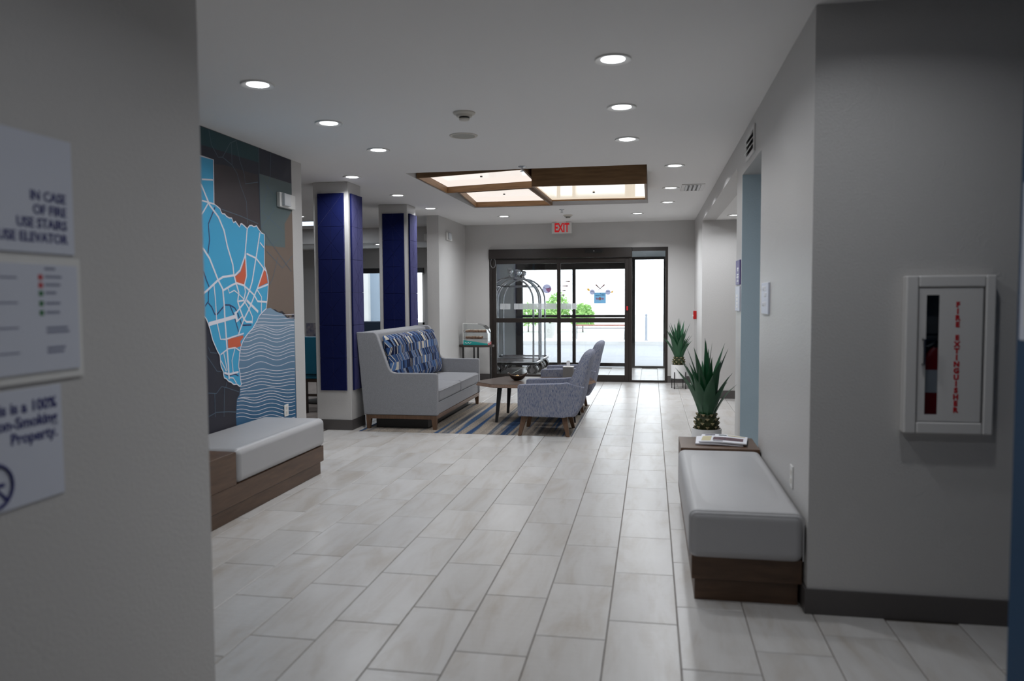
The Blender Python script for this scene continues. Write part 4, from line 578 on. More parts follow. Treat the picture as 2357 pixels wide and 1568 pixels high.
# ------------------------------------------------------------------ mural
def mural():
    t = thing('wall_mural', 'large wall mural of a light blue state map with roads, sea waves and dark land', 'mural', (XM, 4.6, .1))
    mat('mural_dark', (20, 28, 48), .55, rgb2=(42, 40, 50), vscale=.9); mat('mural_teal', (20, 62, 68), .55); mat('mural_brown', (62, 52, 54), .55, rgb2=(48, 42, 48), vscale=1.2)
    mat('mural_sage', (84, 100, 102), .55); mat('mural_tan', (112, 96, 84), .55); mat('mural_sky', (58, 164, 208), .5); mat('mural_orange', (206, 92, 58), .5); mat('mural_white', (226, 224, 232), .5)
    mat('mural_navy', (46, 46, 96), .5); mat('mural_faint', (78, 98, 114), .55)
    M = bpy.data.materials.new('mural_sea'); M.use_nodes = True; nt = M.node_tree; L = nt.links.new; p = nt.nodes['Principled BSDF']
    geo = N(nt, 'ShaderNodeNewGeometry'); sp = N(nt, 'ShaderNodeSeparateXYZ'); mr = N(nt, 'ShaderNodeMapRange'); mr.inputs['From Min'].default_value = .35; mr.inputs['From Max'].default_value = 1.4
    r = N(nt, 'ShaderNodeValToRGB'); r.color_ramp.elements[0].color = lin(10, 84, 124); r.color_ramp.elements[1].color = lin(122, 150, 174)
    L(geo.outputs['Position'], sp.inputs[0]); L(sp.outputs['Z'], mr.inputs['Value']); L(mr.outputs[0], r.inputs[0]); L(r.outputs[0], p.inputs['Base Color']); p.inputs['Roughness'].default_value = .5; MATS['mural_sea'] = M
    x = XM+.003
    B(XM, x, 2.9, 6.66, .115, CEIL-.004).build('backing_print', 'mural_dark', t)
    def flat(name, poly, m_, k): return MB().add([(x+k, a, b) for a, b in poly], [tuple(range(len(poly)))]).build(name, m_, t)
    def clampp(pl): return [(min(6.66, max(2.9, a)), min(CEIL-.004, max(.115, b))) for a, b in pl]
    for nm, m_, k in (('teal', 'mural_teal', .0006), ('brown', 'mural_brown', .0006), ('sage', 'mural_sage', .0009), ('tan', 'mural_tan', .0008), ('sea', 'mural_sea', .001)):
        for pl in MURAL[nm]: flat('print_'+{'teal': 'teal_land', 'brown': 'brown_land', 'sage': 'sage_land', 'tan': 'tan_land', 'sea': 'sea'}[nm], clampp(pl), m_, k)
    def strips(name, data, m_, k, wf=1):
        b = MB()
        for wd, pl in data: b.ribbon(clampp(pl), wd*wf, x+k)
        o_ = b.build(name, m_, t); o_['kind'] = 'stuff'; return o_
    strips('faint_road_lines', MURAL['faint'], 'mural_faint', .0014)
    strips('wave_lines', MURAL['waves'], 'mural_white', .0016, .8)
    flat('state_map', clampp(MURAL['texas']), 'mural_sky', .0022)
    for pl in MURAL['orange']: flat('orange_county', clampp(pl), 'mural_orange', .0026)
    strips('river_lines', MURAL['rivers'], 'mural_navy', .003, 1.2)
    strips('road_lines', MURAL['roads'], 'mural_white', .0034, 1.3)
    b = MB(); pl = clampp(MURAL['texas']); b.ribbon(pl+[pl[0]], .010, x+.0037); b.build('coast_outline', 'mural_white', t)
mural()

# ------------------------------------------------------------------ upholstered wall benches
def wall_bench(label, x0, x1, y0, y1, ca, cb, open_side):
    # cushion covers ca..cb of the length, the rest is a wooden shelf top
    t = thing('wall_bench', label, 'bench', ((x0+x1)/2, (y0+y1)/2, 0))
    B(x0+.02, x1-.02, y0+.035, y1-.02, 0, .105).build('plinth', 'bench_wood', t)
    B(x0+.005, x1-.002, y0+.02, y1, .105, .222).build('base_box', 'bench_wood', t, bevel=.003, seg=1)
    if ca > y0+.05: sa, sb = y0+.02, ca-.002
    else: sa, sb = cb+.002, y1
    B(x0+.005, x1-.002, sa, sb, .222, .462).build('shelf_box', 'bench_wood', t, bevel=.003, seg=1)
    # padded cushion with a soft crown
    nx, ny = 9, 15; vs = []; fs = []
    X0, X1, Y0, Y1 = x0-.012, x1-.004, ca, cb
    b = B(X0, X1, Y0, Y1, .222, .455)
    cu = b.build('cushion', 'leather', t, bevel=.042, seg=5)
    # crown: raise the top middle
    top = MB()
    for j in range(ny+1):
        for i in range(nx+1):
            u, v = i/nx, j/ny
            hgt = .455 + .018*(math.sin(PI*u)**.6)*(math.sin(PI*v)**.5) - .006
            vs.append((X0+.026+(X1-X0-.052)*u, Y0+.026+(Y1-Y0-.052)*v, hgt))
    for j in range(ny):
        for i in range(nx): fs.append((j*(nx+1)+i, j*(nx+1)+i+1, (j+1)*(nx+1)+i+1, (j+1)*(nx+1)+i))
    top.add(vs, fs).build('seat_top', 'leather', cu, smooth=True)
    yy = Y0+.004 if open_side == 'near' else Y1-.004
    s_ = -1 if open_side == 'near' else 1
    pth = [(X0+.004, yy, .235)]+[(X0+.034-.03*math.cos(a), yy, .425+.03*math.sin(a)) for a in [i*PI/12 for i in range(7)]]+[(X1-.034+.03*math.sin(a), yy, .425+.03*math.cos(a)) for a in [i*PI/12 for i in range(7)]]+[(X1-.004, yy, .235)]
    MB().tube(pth, .0028, 5).build('piping', 'leather', cu)
    return t
wall_bench('cream padded wall bench with wooden shelf end holding newspapers, by the right wall', .19, .706, 3.70, 5.58, 3.665, 5.165, 'near')
wall_bench('cream padded wall bench with walnut base under the state map mural', -3.28, -2.725, 3.95, 5.99, 4.62, 6.005, 'far') if False else None
def left_bench():
    t = thing('wall_bench', 'cream padded wall bench with walnut base under the blue map mural', 'bench', (-3.0, 5.0, 0))
    x0, x1 = -3.268, -2.715
    B(x0+.02, x1-.02, 4.10, 5.965, 0, .105).build('plinth', 'bench_wood', t)
    B(x0, x1, 4.08, 5.99, .105, .235).build('base_box', 'bench_wood', t, bevel=.003, seg=1)
    B(x0, x1, 4.08, 4.62, .235, .455).build('shelf_box', 'bench_wood', t, bevel=.003, seg=1)
    cu = B(x0, x1+.012, 4.625, 6.005, .235, .468).build('cushion', 'leather', t, bevel=.045, seg=5)
    nx, ny = 9, 13; vs = []; fs = []; X0, X1, Y0, Y1 = x0, x1+.012, 4.625, 6.005
    for j in range(ny+1):
        for i in range(nx+1):
            u, v = i/nx, j/ny
            vs.append((X0+.026+(X1-X0-.052)*u, Y0+.026+(Y1-Y0-.052)*v, .462+.018*(math.sin(PI*u)**.6)*(math.sin(PI*v)**.5)))
    for j in range(ny):
        for i in range(nx): fs.append((j*(nx+1)+i, j*(nx+1)+i+1, (j+1)*(nx+1)+i+1, (j+1)*(nx+1)+i))
    MB().add(vs, fs).build('seat_top', 'leather', cu, smooth=True)
left_bench()

# ------------------------------------------------------------------ newspapers
def newspaper(label, cx, cy, rz, z, printed):
    t = thing('newspaper', label, 'newspaper', (cx, cy, z), 'newspapers on the bench shelf', rz)
    nx = 10; vs = []; hw, hd = .155, .135
    for k in (0, 1):
        for j in (0, 1):
            for i in range(nx+1):
                u = i/nx
                zz = .003+.008*k+.007*math.sin(PI*u*1.3)*(1 if j else .4)
                vs.append((-hw+2*hw*u, -hd+2*hd*j, zz))
    n1 = nx+1; fs = []
    for i in range(nx):
        fs += [(i, i+1, n1+i+1, n1+i), (2*n1+i, 3*n1+i, 3*n1+i+1, 2*n1+i+1), (i, 2*n1+i, 2*n1+i+1, i+1), (n1+i, n1+i+1, 3*n1+i+1, 3*n1+i)]
    fs += [(0, n1, 3*n1, 2*n1), (nx, 2*n1+nx, 3*n1+nx, n1+nx)]
    MB().add(vs, fs).build('folded_sheets', 'paper', t, smooth=True, local=True)
    if printed:
        mat('print_photo', (120, 84, 84), .8, rgb2=(40, 40, 60), vscale=60); mat('print_tan', (196, 186, 150), .8); mat('print_dark', (44, 42, 62), .8); mat('print_green', (40, 60, 60), .8)
        def pr(n_, u0, u1, v0, v1, m_):
            vs = []; q = 6
            for j in (v0, v1):
                for i in range(q+1):
                    u = u0+(u1-u0)*i/q
                    vs.append((-hw+2*hw*u, -hd+2*hd*j, .012+.007*math.sin(PI*u*1.3)*(.4+.6*j)))
            MB().add(vs, [(i, i+1, q+1+i+1, q+1+i) for i in range(q)]).build(n_, m_, t, local=True)
        pr('photo_print', .28, .92, .22, .62, 'print_photo'); pr('column_print', .04, .24, .1, .7, 'print_tan'); pr('banner_print', .08, .3, .82, .93, 'print_dark'); pr('banner_print', .38, .55, .82, .92, 'print_green'); pr('strip_print', .58, .95, .82, .93, 'print_tan'); pr('caption_print', .3, .5, .08, .15, 'print_dark')
newspaper('lower white newspaper peeking out from under the other on the bench shelf', .462, 5.395, -.08, .4625, False)
newspaper('folded newspaper with a colour front-page photo on top of the bench shelf pile', .492, 5.395, -.14, .476, True)

# ------------------------------------------------------------------ sofa
def sofa():
    t = thing('sofa', 'grey fabric two-seat sofa with high back and walnut frame beside the blue pillars', 'sofa', (-2.8, 9.21, 0))
    Y0, Y1 = 8.13, 10.30
    prof = [(-3.19, .16), (-2.335, .16), (-2.335, .615), (-2.35, .632), (-2.82, .632), (-2.865, .645), (-2.895, .68), (-3.03, 1.06), (-3.06, 1.09), (-3.268, 1.09)]
    for a, b in ((Y0, Y0+.075), (Y1-.075, Y1)):
        MB().prism(prof, a, b, 'y').build('arm', 'sofa_fabric', t, bevel=.016, seg=3)
    MB().prism([(-3.19, .16), (-3.03, .16), (-2.955, .45), (-3.09, 1.075), (-3.265, 1.09)], Y0+.076, Y1-.076, 'y').build('backrest', 'sofa_fabric', t, bevel=.02, seg=3)
    B(-3.03, -2.35, Y0+.076, Y1-.076, .16, .30).build('seat_deck', 'sofa_fabric', t, bevel=.012)
    ym = (Y0+Y1)/2
    for a, b in ((Y0+.078, ym-.003), (ym+.003, Y1-.078)):
        n = 12; rings = []
        c = MB(); b_ = B(-2.99, -2.335, a, b, .30, .445)
        o = b_.build('seat_cushion', 'sofa_fabric', t, bevel=.035, seg=4)
        nx, ny = 8, 8; vs = []; fs = []
        for j in range(ny+1):
            for i in range(nx+1):
                u, v = i/nx, j/ny
                vs.append((-2.96+.598*u, a+.03+(b-a-.06)*v, .4425+.022*(math.sin(PI*u)**.6)*(math.sin(PI*v)**.6)))
        for j in range(ny):
            for i in range(nx): fs.append((j*(nx+1)+i, j*(nx+1)+i+1, (j+1)*(nx+1)+i+1, (j+1)*(nx+1)+i))
        MB().add(vs, fs).build('crown', 'sofa_fabric', o, smooth=True)
        MB().tube([(-2.332, a+.03, .425), (-2.332, b-.03, .425)], .004, 5).build('welt', 'sofa_fabric', o)
    fr = ((-3.17, -2.345, Y0+.01, Y0+.05), (-3.17, -2.345, Y1-.05, Y1-.01), (-2.385, -2.345, Y0+.05, Y1-.05), (-3.17, -3.13, Y0+.05, Y1-.05))
    for b in fr: B(*b, .115, .16).build('frame_rail', 'leg_wood', t, bevel=.003, seg=1)
    for lx, ly in ((-3.145, Y0+.035), (-2.37, Y0+.035), (-3.145, Y1-.035), (-2.37, Y1-.035)):
        s_ = 1 if lx < -3 else -1
        MB().loft([[(lx-.018, ly-.018, 0), (lx+.018, ly-.018, 0), (lx+.018, ly+.018, 0), (lx-.018, ly+.018, 0)], [(lx-.025-(s_ < 0)*.01, ly-.025, .12), (lx+.025+(s_ > 0)*.01, ly-.025, .12), (lx+.025+(s_ > 0)*.01, ly+.025, .12), (lx-.025-(s_ < 0)*.01, ly+.025, .12)]]).build('leg', 'leg_wood', t)
    B(-3.08, -2.47, Y0+.10, Y1-.14, .005, .115).build('sleeper_box', 'black_plastic', t)
sofa()

def pillow_material():
    M = bpy.data.materials.new('geometric_weave'); M.use_nodes = True; nt = M.node_tree; L = nt.links.new; p = nt.nodes['Principled BSDF']
    uv = N(nt, 'ShaderNodeUVMap'); sp = N(nt, 'ShaderNodeSeparateXYZ'); L(uv.outputs[0], sp.inputs[0])
    def mth(op, a, b=None, v=None):
        n = N(nt, 'ShaderNodeMath', operation=op); L(a, n.inputs[0])
        if b is not None: L(b, n.inputs[1])
        elif v is not None: n.inputs[1].default_value = v
        return n.outputs[0]
    v6 = mth('MULTIPLY', sp.outputs['Y'], v=6.6); row = mth('FLOOR', v6); fv = mth('FRACT', v6)
    par = mth('MODULO', row, v=2.0); sg = mth('SUBTRACT', mth('MULTIPLY', par, v=2.0), v=1.0)
    sh = mth('MULTIPLY', mth('MULTIPLY', mth('SUBTRACT', fv, v=.5), sg), v=.95)
    u = mth('ADD', mth('ADD', mth('MULTIPLY', sp.outputs['X'], v=44.0), sh), mth('MULTIPLY', row, v=.37))
    cell = mth('FLOOR', u); fu = mth('FRACT', u)
    cb = N(nt, 'ShaderNodeCombineXYZ'); L(cell, cb.inputs[0]); L(row, cb.inputs[1])
    wn = N(nt, 'ShaderNodeTexWhiteNoise', noise_dimensions='2D'); L(cb.outputs[0], wn.inputs['Vector'])
    r = N(nt, 'ShaderNodeValToRGB'); r.color_ramp.interpolation = 'CONSTANT'; e = r.color_ramp.elements
    e[0].position = 0; e[0].color = lin(20, 29, 58); e[1].position = .28; e[1].color = lin(48, 74, 118)
    for pos, c in ((.46, (84, 114, 158)), (.62, (30, 45, 80)), (.76, (58, 86, 130)), (.935, (196, 190, 178))):
        x = e.new(pos); x.color = lin(*c)
    L(wn.outputs['Value'], r.inputs[0])
    # thin cream stripe on some cells
    st = mth('LESS_THAN', mth('ABSOLUTE', mth('SUBTRACT', fu, v=.12)), v=.085); gt = mth('GREATER_THAN', mth('FRACT', mth('MULTIPLY', wn.outputs['Value'], v=7.3)), v=.68)
    st2 = mth('LESS_THAN', mth('ABSOLUTE', mth('SUBTRACT', fu, v=.42)), v=.06); gt2 = mth('GREATER_THAN', mth('FRACT', mth('MULTIPLY', wn.outputs['Value'], v=11.7)), v=.75)
    f = mth('MAXIMUM', mth('MULTIPLY', st, gt), mth('MULTIPLY', st2, gt2))
    mx = N(nt, 'ShaderNodeMix', data_type='RGBA'); L(f, mx.inputs['Factor']); L(r.outputs[0], mx.inputs['A']); mx.inputs['B'].default_value = lin(206, 200, 186)
    L(mx.outputs['Result'], p.inputs['Base Color']); p.inputs['Roughness'].default_value = .9; p.inputs['Specular IOR Level'].default_value = .15
    MATS['pillow'] = M
pillow_material()
def long_cushion():
    n, mrows = 36, 16
    Wd, Ht, Th = 1.97, .60, .17
    vs = []; uvs = []; fs = []
    for side in (1, -1):
        for j in range(mrows+1):
            for i in range(n+1):
                u, v = i/n*2-1, j/mrows*2-1
                sq = (1-abs(u)**6)**.35*(1-abs(v)**4)**.45 if abs(u) < 1 and abs(v) < 1 else 0
                pin = 1-.03*(1-abs(v)**2)*abs(u)**8
                vs.append((side*Th/2*sq, u*Wd/2*pin, Ht/2+v*Ht/2*(1-.02*abs(u)**3))); uvs.append(((u+1)/2, (v+1)/2))
        o = 0 if side == 1 else (n+1)*(mrows+1)
        for j in range(mrows):
            for i in range(n):
                a = o+j*(n+1)+i; q = (a, a+1, a+n+2, a+n+1); fs.append(q if side == 1 else q[::-1])
    me = bpy.data.meshes.new('lumbar_cushion'); me.from_pydata(vs, [], fs)
    ul = me.uv_layers.new(name='UVMap')
    for lp in me.loops: ul.data[lp.index].uv = uvs[lp.vertex_index]
    me.polygons.foreach_set('use_smooth', [True]*len(me.polygons)); me.materials.append(MATS['pillow'])
    o = bpy.data.objects.new('lumbar_cushion', me); C.objects.link(o); o.location = (-2.862, 9.213, .462); o.rotation_euler = (0, -.215, 0)
    tag(o, 'long blue and cream patterned back cushion leaning on the grey sofa', 'cushion')
long_cushion()

# ------------------------------------------------------------------ tub armchairs (seat faces the sofa)
def rrect(cx, cy, hx, hy, z, p=4, seg=28, skew=0):
    out = []
    for k in range(seg):
        a = 2*PI*k/seg; c_, s_ = math.cos(a), math.sin(a)
        out.append((cx+hx*math.copysign(abs(c_)**(2/p), c_), cy+hy*math.copysign(abs(s_)**(2/p), s_), z))
    return out
def armchair(x, y, label):
    t = thing('armchair', label, 'armchair', (x, y, 0), 'matching tub armchairs at the coffee table')
    # sides: a slab each, rounded at the rear lower corner
    side = [(-.362, .222), (-.345, .212), (.13, .205), (.22, .225), (.285, .285), (.31, .36), (.345, .53), (.16, .572), (.08, .562), (-.345, .548), (-.362, .535)]
    for s_ in (-1, 1):
        ya, yb = (s_*.325, s_*.235) if s_ < 0 else (.235, .325)
        MB().prism(side, ya, yb, 'y').build('arm', 'streak', t, bevel=.02, seg=3, local=True)
    # back: lofted shell narrowing towards the rounded top
    lev = [(.215, .155, .10, .322), (.30, .205, .10, .326), (.42, .235, .10, .327), (.54, .262, .095, .322), (.62, .285, .088, .312), (.70, .312, .078, .298), (.78, .342, .068, .282), (.84, .364, .06, .268), (.876, .378, .05, .25), (.895, .386, .03, .22)]
    MB().loft([rrect(cx, 0, hx, hy, z, 4.5) for z, cx, hx, hy in lev]).build('backrest', 'streak', t, smooth=True, local=True)
    B(-.34, .17, -.235, .235, .21, .30).build('seat_base', 'streak', t, bevel=.012, local=True)
    B(-.352, .15, -.233, .233, .30, .43).build('seat_cushion', 'streak', t, bevel=.035, seg=4, local=True)
    for lx, ly in ((-.30, -.235), (-.30, .235), (.125, -.235), (.125, .235)):
        dx = -.045 if lx < 0 else .045; dy = .05*(1 if ly > 0 else -1)
        MB().loft([[(lx+dx-.018, ly+dy-.016, 0), (lx+dx+.018, ly+dy-.016, 0), (lx+dx+.018, ly+dy+.016, 0), (lx+dx-.018, ly+dy+.016, 0)], [(lx-.032, ly-.024, .213), (lx+.032, ly-.024, .213), (lx+.032, ly+.024, .213), (lx-.032, ly+.024, .213)]]).build('leg', 'leg_wood', t, local=True, bevel=.003, seg=1)
    for xx in (-.29, .12): B(xx-.02, xx+.02, -.22, .22, .185, .212).build('leg_rail', 'dark_wood', t, local=True)
    return t
armchair(-1.03, 8.235, 'blue-grey streaked tub armchair nearest the camera, on the rug corner')
armchair(-1.03, 9.97, 'blue-grey streaked tub armchair farther back, behind the tissue box')

# ------------------------------------------------------------------ coffee table and what stands on it
def coffee_table():
    t = thing('coffee_table', 'angular dark wood coffee table with slanted edge and black legs between the armchairs', 'table', (-1.36, 9.13, 0))
    P = [(-2.07, 8.88), (-1.84, 8.655), (-.86, 8.66), (-.66, 9.33), (-.74, 9.62), (-1.86, 9.60), (-2.07, 9.12)]
    c = Vector((-1.36, 9.13))
    top = [tuple(Vector(p)+(c-Vector(p))*.035) for p in P]; low = [tuple(Vector(p)+(c-Vector(p))*.09) for p in P]
    ring = lambda pl, z: [(a, b, z) for a, b in pl]
    MB().loft([ring(low, .416), ring(P, .424), ring(top, .456)]).build('slanted_edge', 'leg_wood', t)
    MB().loft([ring(top, .4562), ring(top, .460)]).build('table_top', 'table_wood', t)
    for lx, ly, sx_, sy_ in ((-1.76, 8.82, -.035, -.05), (-1.76, 9.46, -.035, .05), (-.93, 8.90, .05, -.03), (-.93, 9.42, .05, .03)):
        MB().loft([[(lx+sx_-.014, ly+sy_-.014, 0), (lx+sx_+.014, ly+sy_-.014, 0), (lx+sx_+.014, ly+sy_+.014, 0), (lx+sx_-.014, ly+sy_+.014, 0)], [(lx-.027, ly-.02, .416), (lx+.027, ly-.02, .416), (lx+.027, ly+.02, .416), (lx-.027, ly+.02, .416)]]).build('leg', 'black_metal', t)
    B(-1.78, -.92, 9.12, 9.16, .385, .416).build('apron', 'black_metal', t)
    for xx in (-1.76, -.93): B(xx-.018, xx+.018, 8.82, 9.46, .39, .416).build('apron', 'black_metal', t)
coffee_table()
def bowl():
    t = thing('decorative_bowl', 'dark boat-shaped bowl with upswept tips on the coffee table', 'bowl', (-1.60, 9.12, .46))
    t.scale = (.6, .6, .72)
    n, mm = 28, 6; vs = []; fs = []
    def ring(s_, inner):
        out = []
        for k in range(n):
            a = 2*PI*k/n; ca, sa = math.cos(a), math.sin(a)
            r = (.045+.115*s_**.75)*(1+.28*s_*abs(ca)**5); rr = r*.82 if abs(sa) > 0 else r
            h_ = .004+.075*s_**1.6 + .055*s_**2*abs(ca)**4 + (.006 if inner else 0)
            k_ = .93 if inner else 1
            out.append((r*ca*k_*(1.02), r*sa*.72*k_, h_))
        return out
    MB().loft([ring(0, False)]+[ring(i/mm, False) for i in range(1, mm+1)]+[ring(1-i/mm, True) for i in range(0, mm+1)]).build('shell', 'bowl_dark', t, smooth=True, local=True)
    t.rotation_euler = (0, 0, .12)
    mat('ball_tan', (206, 172, 120), .7, var=.15, vscale=20)
    for k, (bx, by, bz, br, mt, lb) in enumerate(((-.005, .01, .066, .042, 'ball_tan', 'tan woven ball in the dark bowl'), (-.055, -.01, .055, .028, 'icing', 'small white ball at the left in the dark bowl'), (.05, -.012, .055, .03, 'icing', 'white ball at the right in the dark bowl'))):
        o = MB().sphere((0, 0, 0), br*.62, 16, 10).build('decor_ball', mt, smooth=True, origin=(0, 0, 0)); o.location = (-1.60+bx*.6, 9.12+by*.6, .46+bz*.66); tag(o, lb, 'ball', 'decorative balls in the bowl')
bowl()
def tissue():
    t = thing('tissue_box', 'square grey tissue box cover with a white tissue, on the coffee table', 'tissue box', (-1.02, 9.50, .46))
    B(-.064, .064, -.064, .064, 0, .14).build('cover', 'grey_box', t, bevel=.004, local=True)
    B(-.066, .066, -.066, .066, .138, .144).build('lid_rim', 'white_plastic', t, local=True)
    MB().add([(-.022, 0, .148), (.02, .006, .148), (.018, .01, .215), (-.004, -.004, .222), (-.026, .004, .208), (-.016, .02, .148), (.016, .026, .148), (.014, .022, .21), (-.02, .02, .205)], [(0, 1, 2, 3, 4), (5, 6, 7, 8), (1, 6, 7, 2), (0, 5, 8, 4), (4, 3, 8), (3, 2, 7, 8)]).build('tissue', 'paper', t, local=True, smooth=True).location = (0, 0, -.005)
tissue()

# ------------------------------------------------------------------ rug
o = B(-3.19, -.822, 7.965, 10.405, -.003, .001).build('area_rug', 'rug', origin=(-2.0, 9.2, 0)); tag(o, 'inset striped rug in taupe and blue under the sofa and armchairs', 'rug')
# ------------------------------------------------------------------ side table with pastry case
def side_table():
    t = thing('side_table', 'small oval dark side table with thin black legs by the entrance wall', 'table', (-2.95, 12.85, 0))
    MB().loft([rrect(-2.965, 12.85, .30, .19, z, 2.6, 32) for z in (.628, .636, .656, .664)]).build('table_top', 'dark_wood', t, smooth=True)
    for lx, ly in ((-3.21, 12.85), (-2.98, 12.70), (-2.73, 12.87), (-2.98, 13.0)): B(lx-.012, lx+.012, ly-.012, ly+.012, 0, .63).build('leg', 'black_metal', t)
    MB().tube([(-3.21, 12.85, .012), (-2.98, 12.70, .012), (-2.73, 12.87, .012), (-2.98, 13.0, .012)], .009, 6, True).build('foot_ring', 'black_metal', t)
side_table()
def pastry_case():
    z0 = .665
    t = thing('pastry_display_case', 'clear acrylic pastry case with curved front, teal and red base, on the side table', 'display case', (-2.96, 12.84, z0))
    x0, x1, ya, yb = -3.17, -2.74, 12.70, 12.98
    prof = [(x0, z0+.02), (x1, z0+.02), (x1, z0+.20), (x1-.02, z0+.27), (x1-.08, z0+.33), (x1-.17, z0+.36), (x0, z0+.37)]
    for y in (ya, yb-.004): MB().prism(prof, y, y+.004, 'y').build('side_wall', 'acrylic', t)
    outer = prof[1:]; 
    for i in range(len(outer)-1):
        a, b = Vector(outer[i]), Vector(outer[i+1]); n_ = Vector((b.y-a.y, -(b.x-a.x))).normalized()*.004
        MB().prism([tuple(a), tuple(b), tuple(b-n_), tuple(a-n_)], ya, yb, 'y').build('curved_front' if i < 4 else 'lid', 'acrylic', t)
    B(x0, x0+.004, ya, yb, z0+.02, z0+.365).build('back_wall', 'acrylic', t)
    B(x0, x1, ya, yb, z0, z0+.02).build('base_tray', 'white_plastic', t)
    for zz in (z0+.10, z0+.21): B(x0+.01, x1-.015, ya+.006, yb-.006, zz, zz+.004).build('shelf', 'acrylic', t)
    for pts, y in (([(x0, z0+.37), (x1-.17, z0+.36)], ya), ([(x1, z0+.20), (x1, z0+.02)], ya), ([(x0, z0+.37), (x0, z0+.02)], ya)):
        MB().tube([(a, y, b) for a, b in pts], .004, 5).build('edge_bead', 'white_plastic', t)
    MB().prism([(x0, z0), (x1, z0), (x1, z0+.025), (x0, z0+.085)], ya-.002, ya, 'y').build('teal_band', 'teal_print', t)
    MB().tube([(x0+.03+.016*i, ya-.004, z0+.035+.012*math.sin(i*2.1)) for i in range(8)], .0035, 5).build('script_mark', 'white_print', t)
    MB().prism([(ya, z0), (yb, z0), (yb, z0+.05), ((ya+yb)/2, z0+.03), (ya, z0+.045)], x1, x1+.002, 'x').build('red_band', 'red_print', t)
    k = 0
    for zz, rows in ((z0+.107, 5), (z0+.217, 6)):
        for i in range(rows):
            for j in range(2):
                px, py = x0+.06+i*.055, ya+.06+j*.11
                o = MB().lathe([(.001, .0), (.028, .002), (.035, .018), (.028, .038), (.012, .038), (.009, .028), (.001, .024)], seg=12).build('pastry', 'pastry', smooth=True, origin=(0, 0, 0))
                o.location = (px, py, zz); o.rotation_euler = (random.uniform(-.12, .12), random.uniform(-.12, .12), 0)
                ic = MB().lathe([(.013, .0385), (.022, .0415), (.031, .032)], seg=12, cap=False).build('icing', 'icing', o, smooth=True, local=True)
                tag(o, 'iced pastry, %s from the left in the %s row, %s shelf of the clear case' % (('first', 'second', 'third', 'fourth', 'fifth', 'sixth')[i], ('front', 'back')[j], 'upper' if zz > z0+.15 else 'lower'), 'pastry', 'pastries in the clear display case')
pastry_case()

# ------------------------------------------------------------------ luggage cart in the vestibule
def luggage_cart(ya, yb, label):
    xc, x0, x1 = -2.61, -3.07, -2.15; zd = .255
    t = thing('luggage_cart', label, 'luggage cart', (xc, (ya+yb)/2, 0), 'birdcage luggage carts in the vestibule')
    nb = 5; st = (yb-ya-.04)/nb
    for i in range(nb):
        a = ya+.02+i*st
        B(x0+.02, x1-.02, a+.006, a+st-.006, zd-.03, zd).build('deck_board', 'cart_board', t)
    for i in range(nb+1):
        a = ya+.02+i*st
        B(x0+.02, x1-.02, a-.005, a+.005, zd-.028, zd+.004).build('deck_strip', 'chrome', t)
    B(x0+.02, x1-.02, ya+.01, yb-.01, zd-.05, zd-.031).build('deck_frame', 'steel', t)
    MB().tube([(x0, ya, zd-.022), (x1, ya, zd-.022), (x1+.035, ya+.05, zd-.022), (x1+.035, yb-.05, zd-.022), (x1, yb, zd-.022), (x0, yb, zd-.022), (x0-.035, yb-.05, zd-.022), (x0-.035, ya+.05, zd-.022)], .02, 8, True).build('bumper_rail', 'black_plastic', t, smooth=True)
    MB().tube([(x0, ya-.012, zd+.006), (x1, ya-.012, zd+.006), (x1+.045, ya+.045, zd+.006), (x1+.045, yb-.045, zd+.006), (x1, yb+.012, zd+.006), (x0, yb+.012, zd+.006), (x0-.045, yb-.045, zd+.006), (x0-.045, ya+.045, zd+.006)], .012, 8, True).build('bumper_trim', 'chrome', t, smooth=True)
    ys = (ya+.06, yb-.06); R_ = (x1-x0)/2-.02
    for y in ys:
        for dy in (0,):
            pth = [(x0+.02, y+dy, zd), (x0+.02, y+dy, 1.36)]+[(xc-R_*math.cos(a), y+dy, 1.40+.45*math.sin(a)) for a in [i*PI/18 for i in range(1, 18)]]+[(x1-.02, y+dy, 1.36), (x1-.02, y+dy, zd)]
            MB().tube(pth, .0185, 10).build('arch_rail', 'chrome', t, smooth=True)
        MB().lathe([(.001, 0), (.05, .005), (.05, .015), (.02, .04), (.014, .075), (.026, .09)], xc, y, 14, True, 1.845).build('finial_stem', 'chrome', t, smooth=True)
        MB().sphere((xc, y, 1.97), .058, 16, 10).build('finial_ball', 'chrome', t, smooth=True)
    MB().tube([(xc-.31, ys[0], 1.69), (xc+.31, ys[0], 1.69), (xc+.31, ys[1], 1.69), (xc-.31, ys[1], 1.69)], .013, 8, True).build('hanging_rail', 'chrome', t, smooth=True)
    for wx in (x0+.12, x1-.05):
        for wy in (ya+.09, yb-.09):
            rings = [[(wx+.10*math.cos(a), wy+q, .102+.10*math.sin(a)) for a in [2*PI*i/20 for i in range(20)]] for q in (-.02, .02)]
            w_ = MB().loft(rings).build('wheel', 'black_plastic', t, bevel=.004)
            MB().loft([[(wx+.05*math.cos(a), wy+q, .102+.05*math.sin(a)) for a in [2*PI*i/16 for i in range(16)]] for q in (-.023, .023)]).build('hub', 'steel', w_)
            MB().tube([(wx+.115*math.cos(a), wy, .105+.11*math.sin(a)) for a in [i*PI/10 for i in range(11)]], .009, 6).build('fender', 'chrome', t, smooth=True)
            B(wx-.022, wx+.022, wy-.034, wy-.025, .09, zd-.05).build('caster_fork', 'steel', t)
mat('cart_board', (98, 88, 88), .5, rgb2=(78, 70, 72), vscale=6, stretch=(1, 8, 1))
luggage_cart(14.05, 14.92, 'front chrome birdcage luggage cart just behind the inner sliding door')
luggage_cart(15.03, 15.75, 'rear chrome birdcage luggage cart parked behind the first in the vestibule')

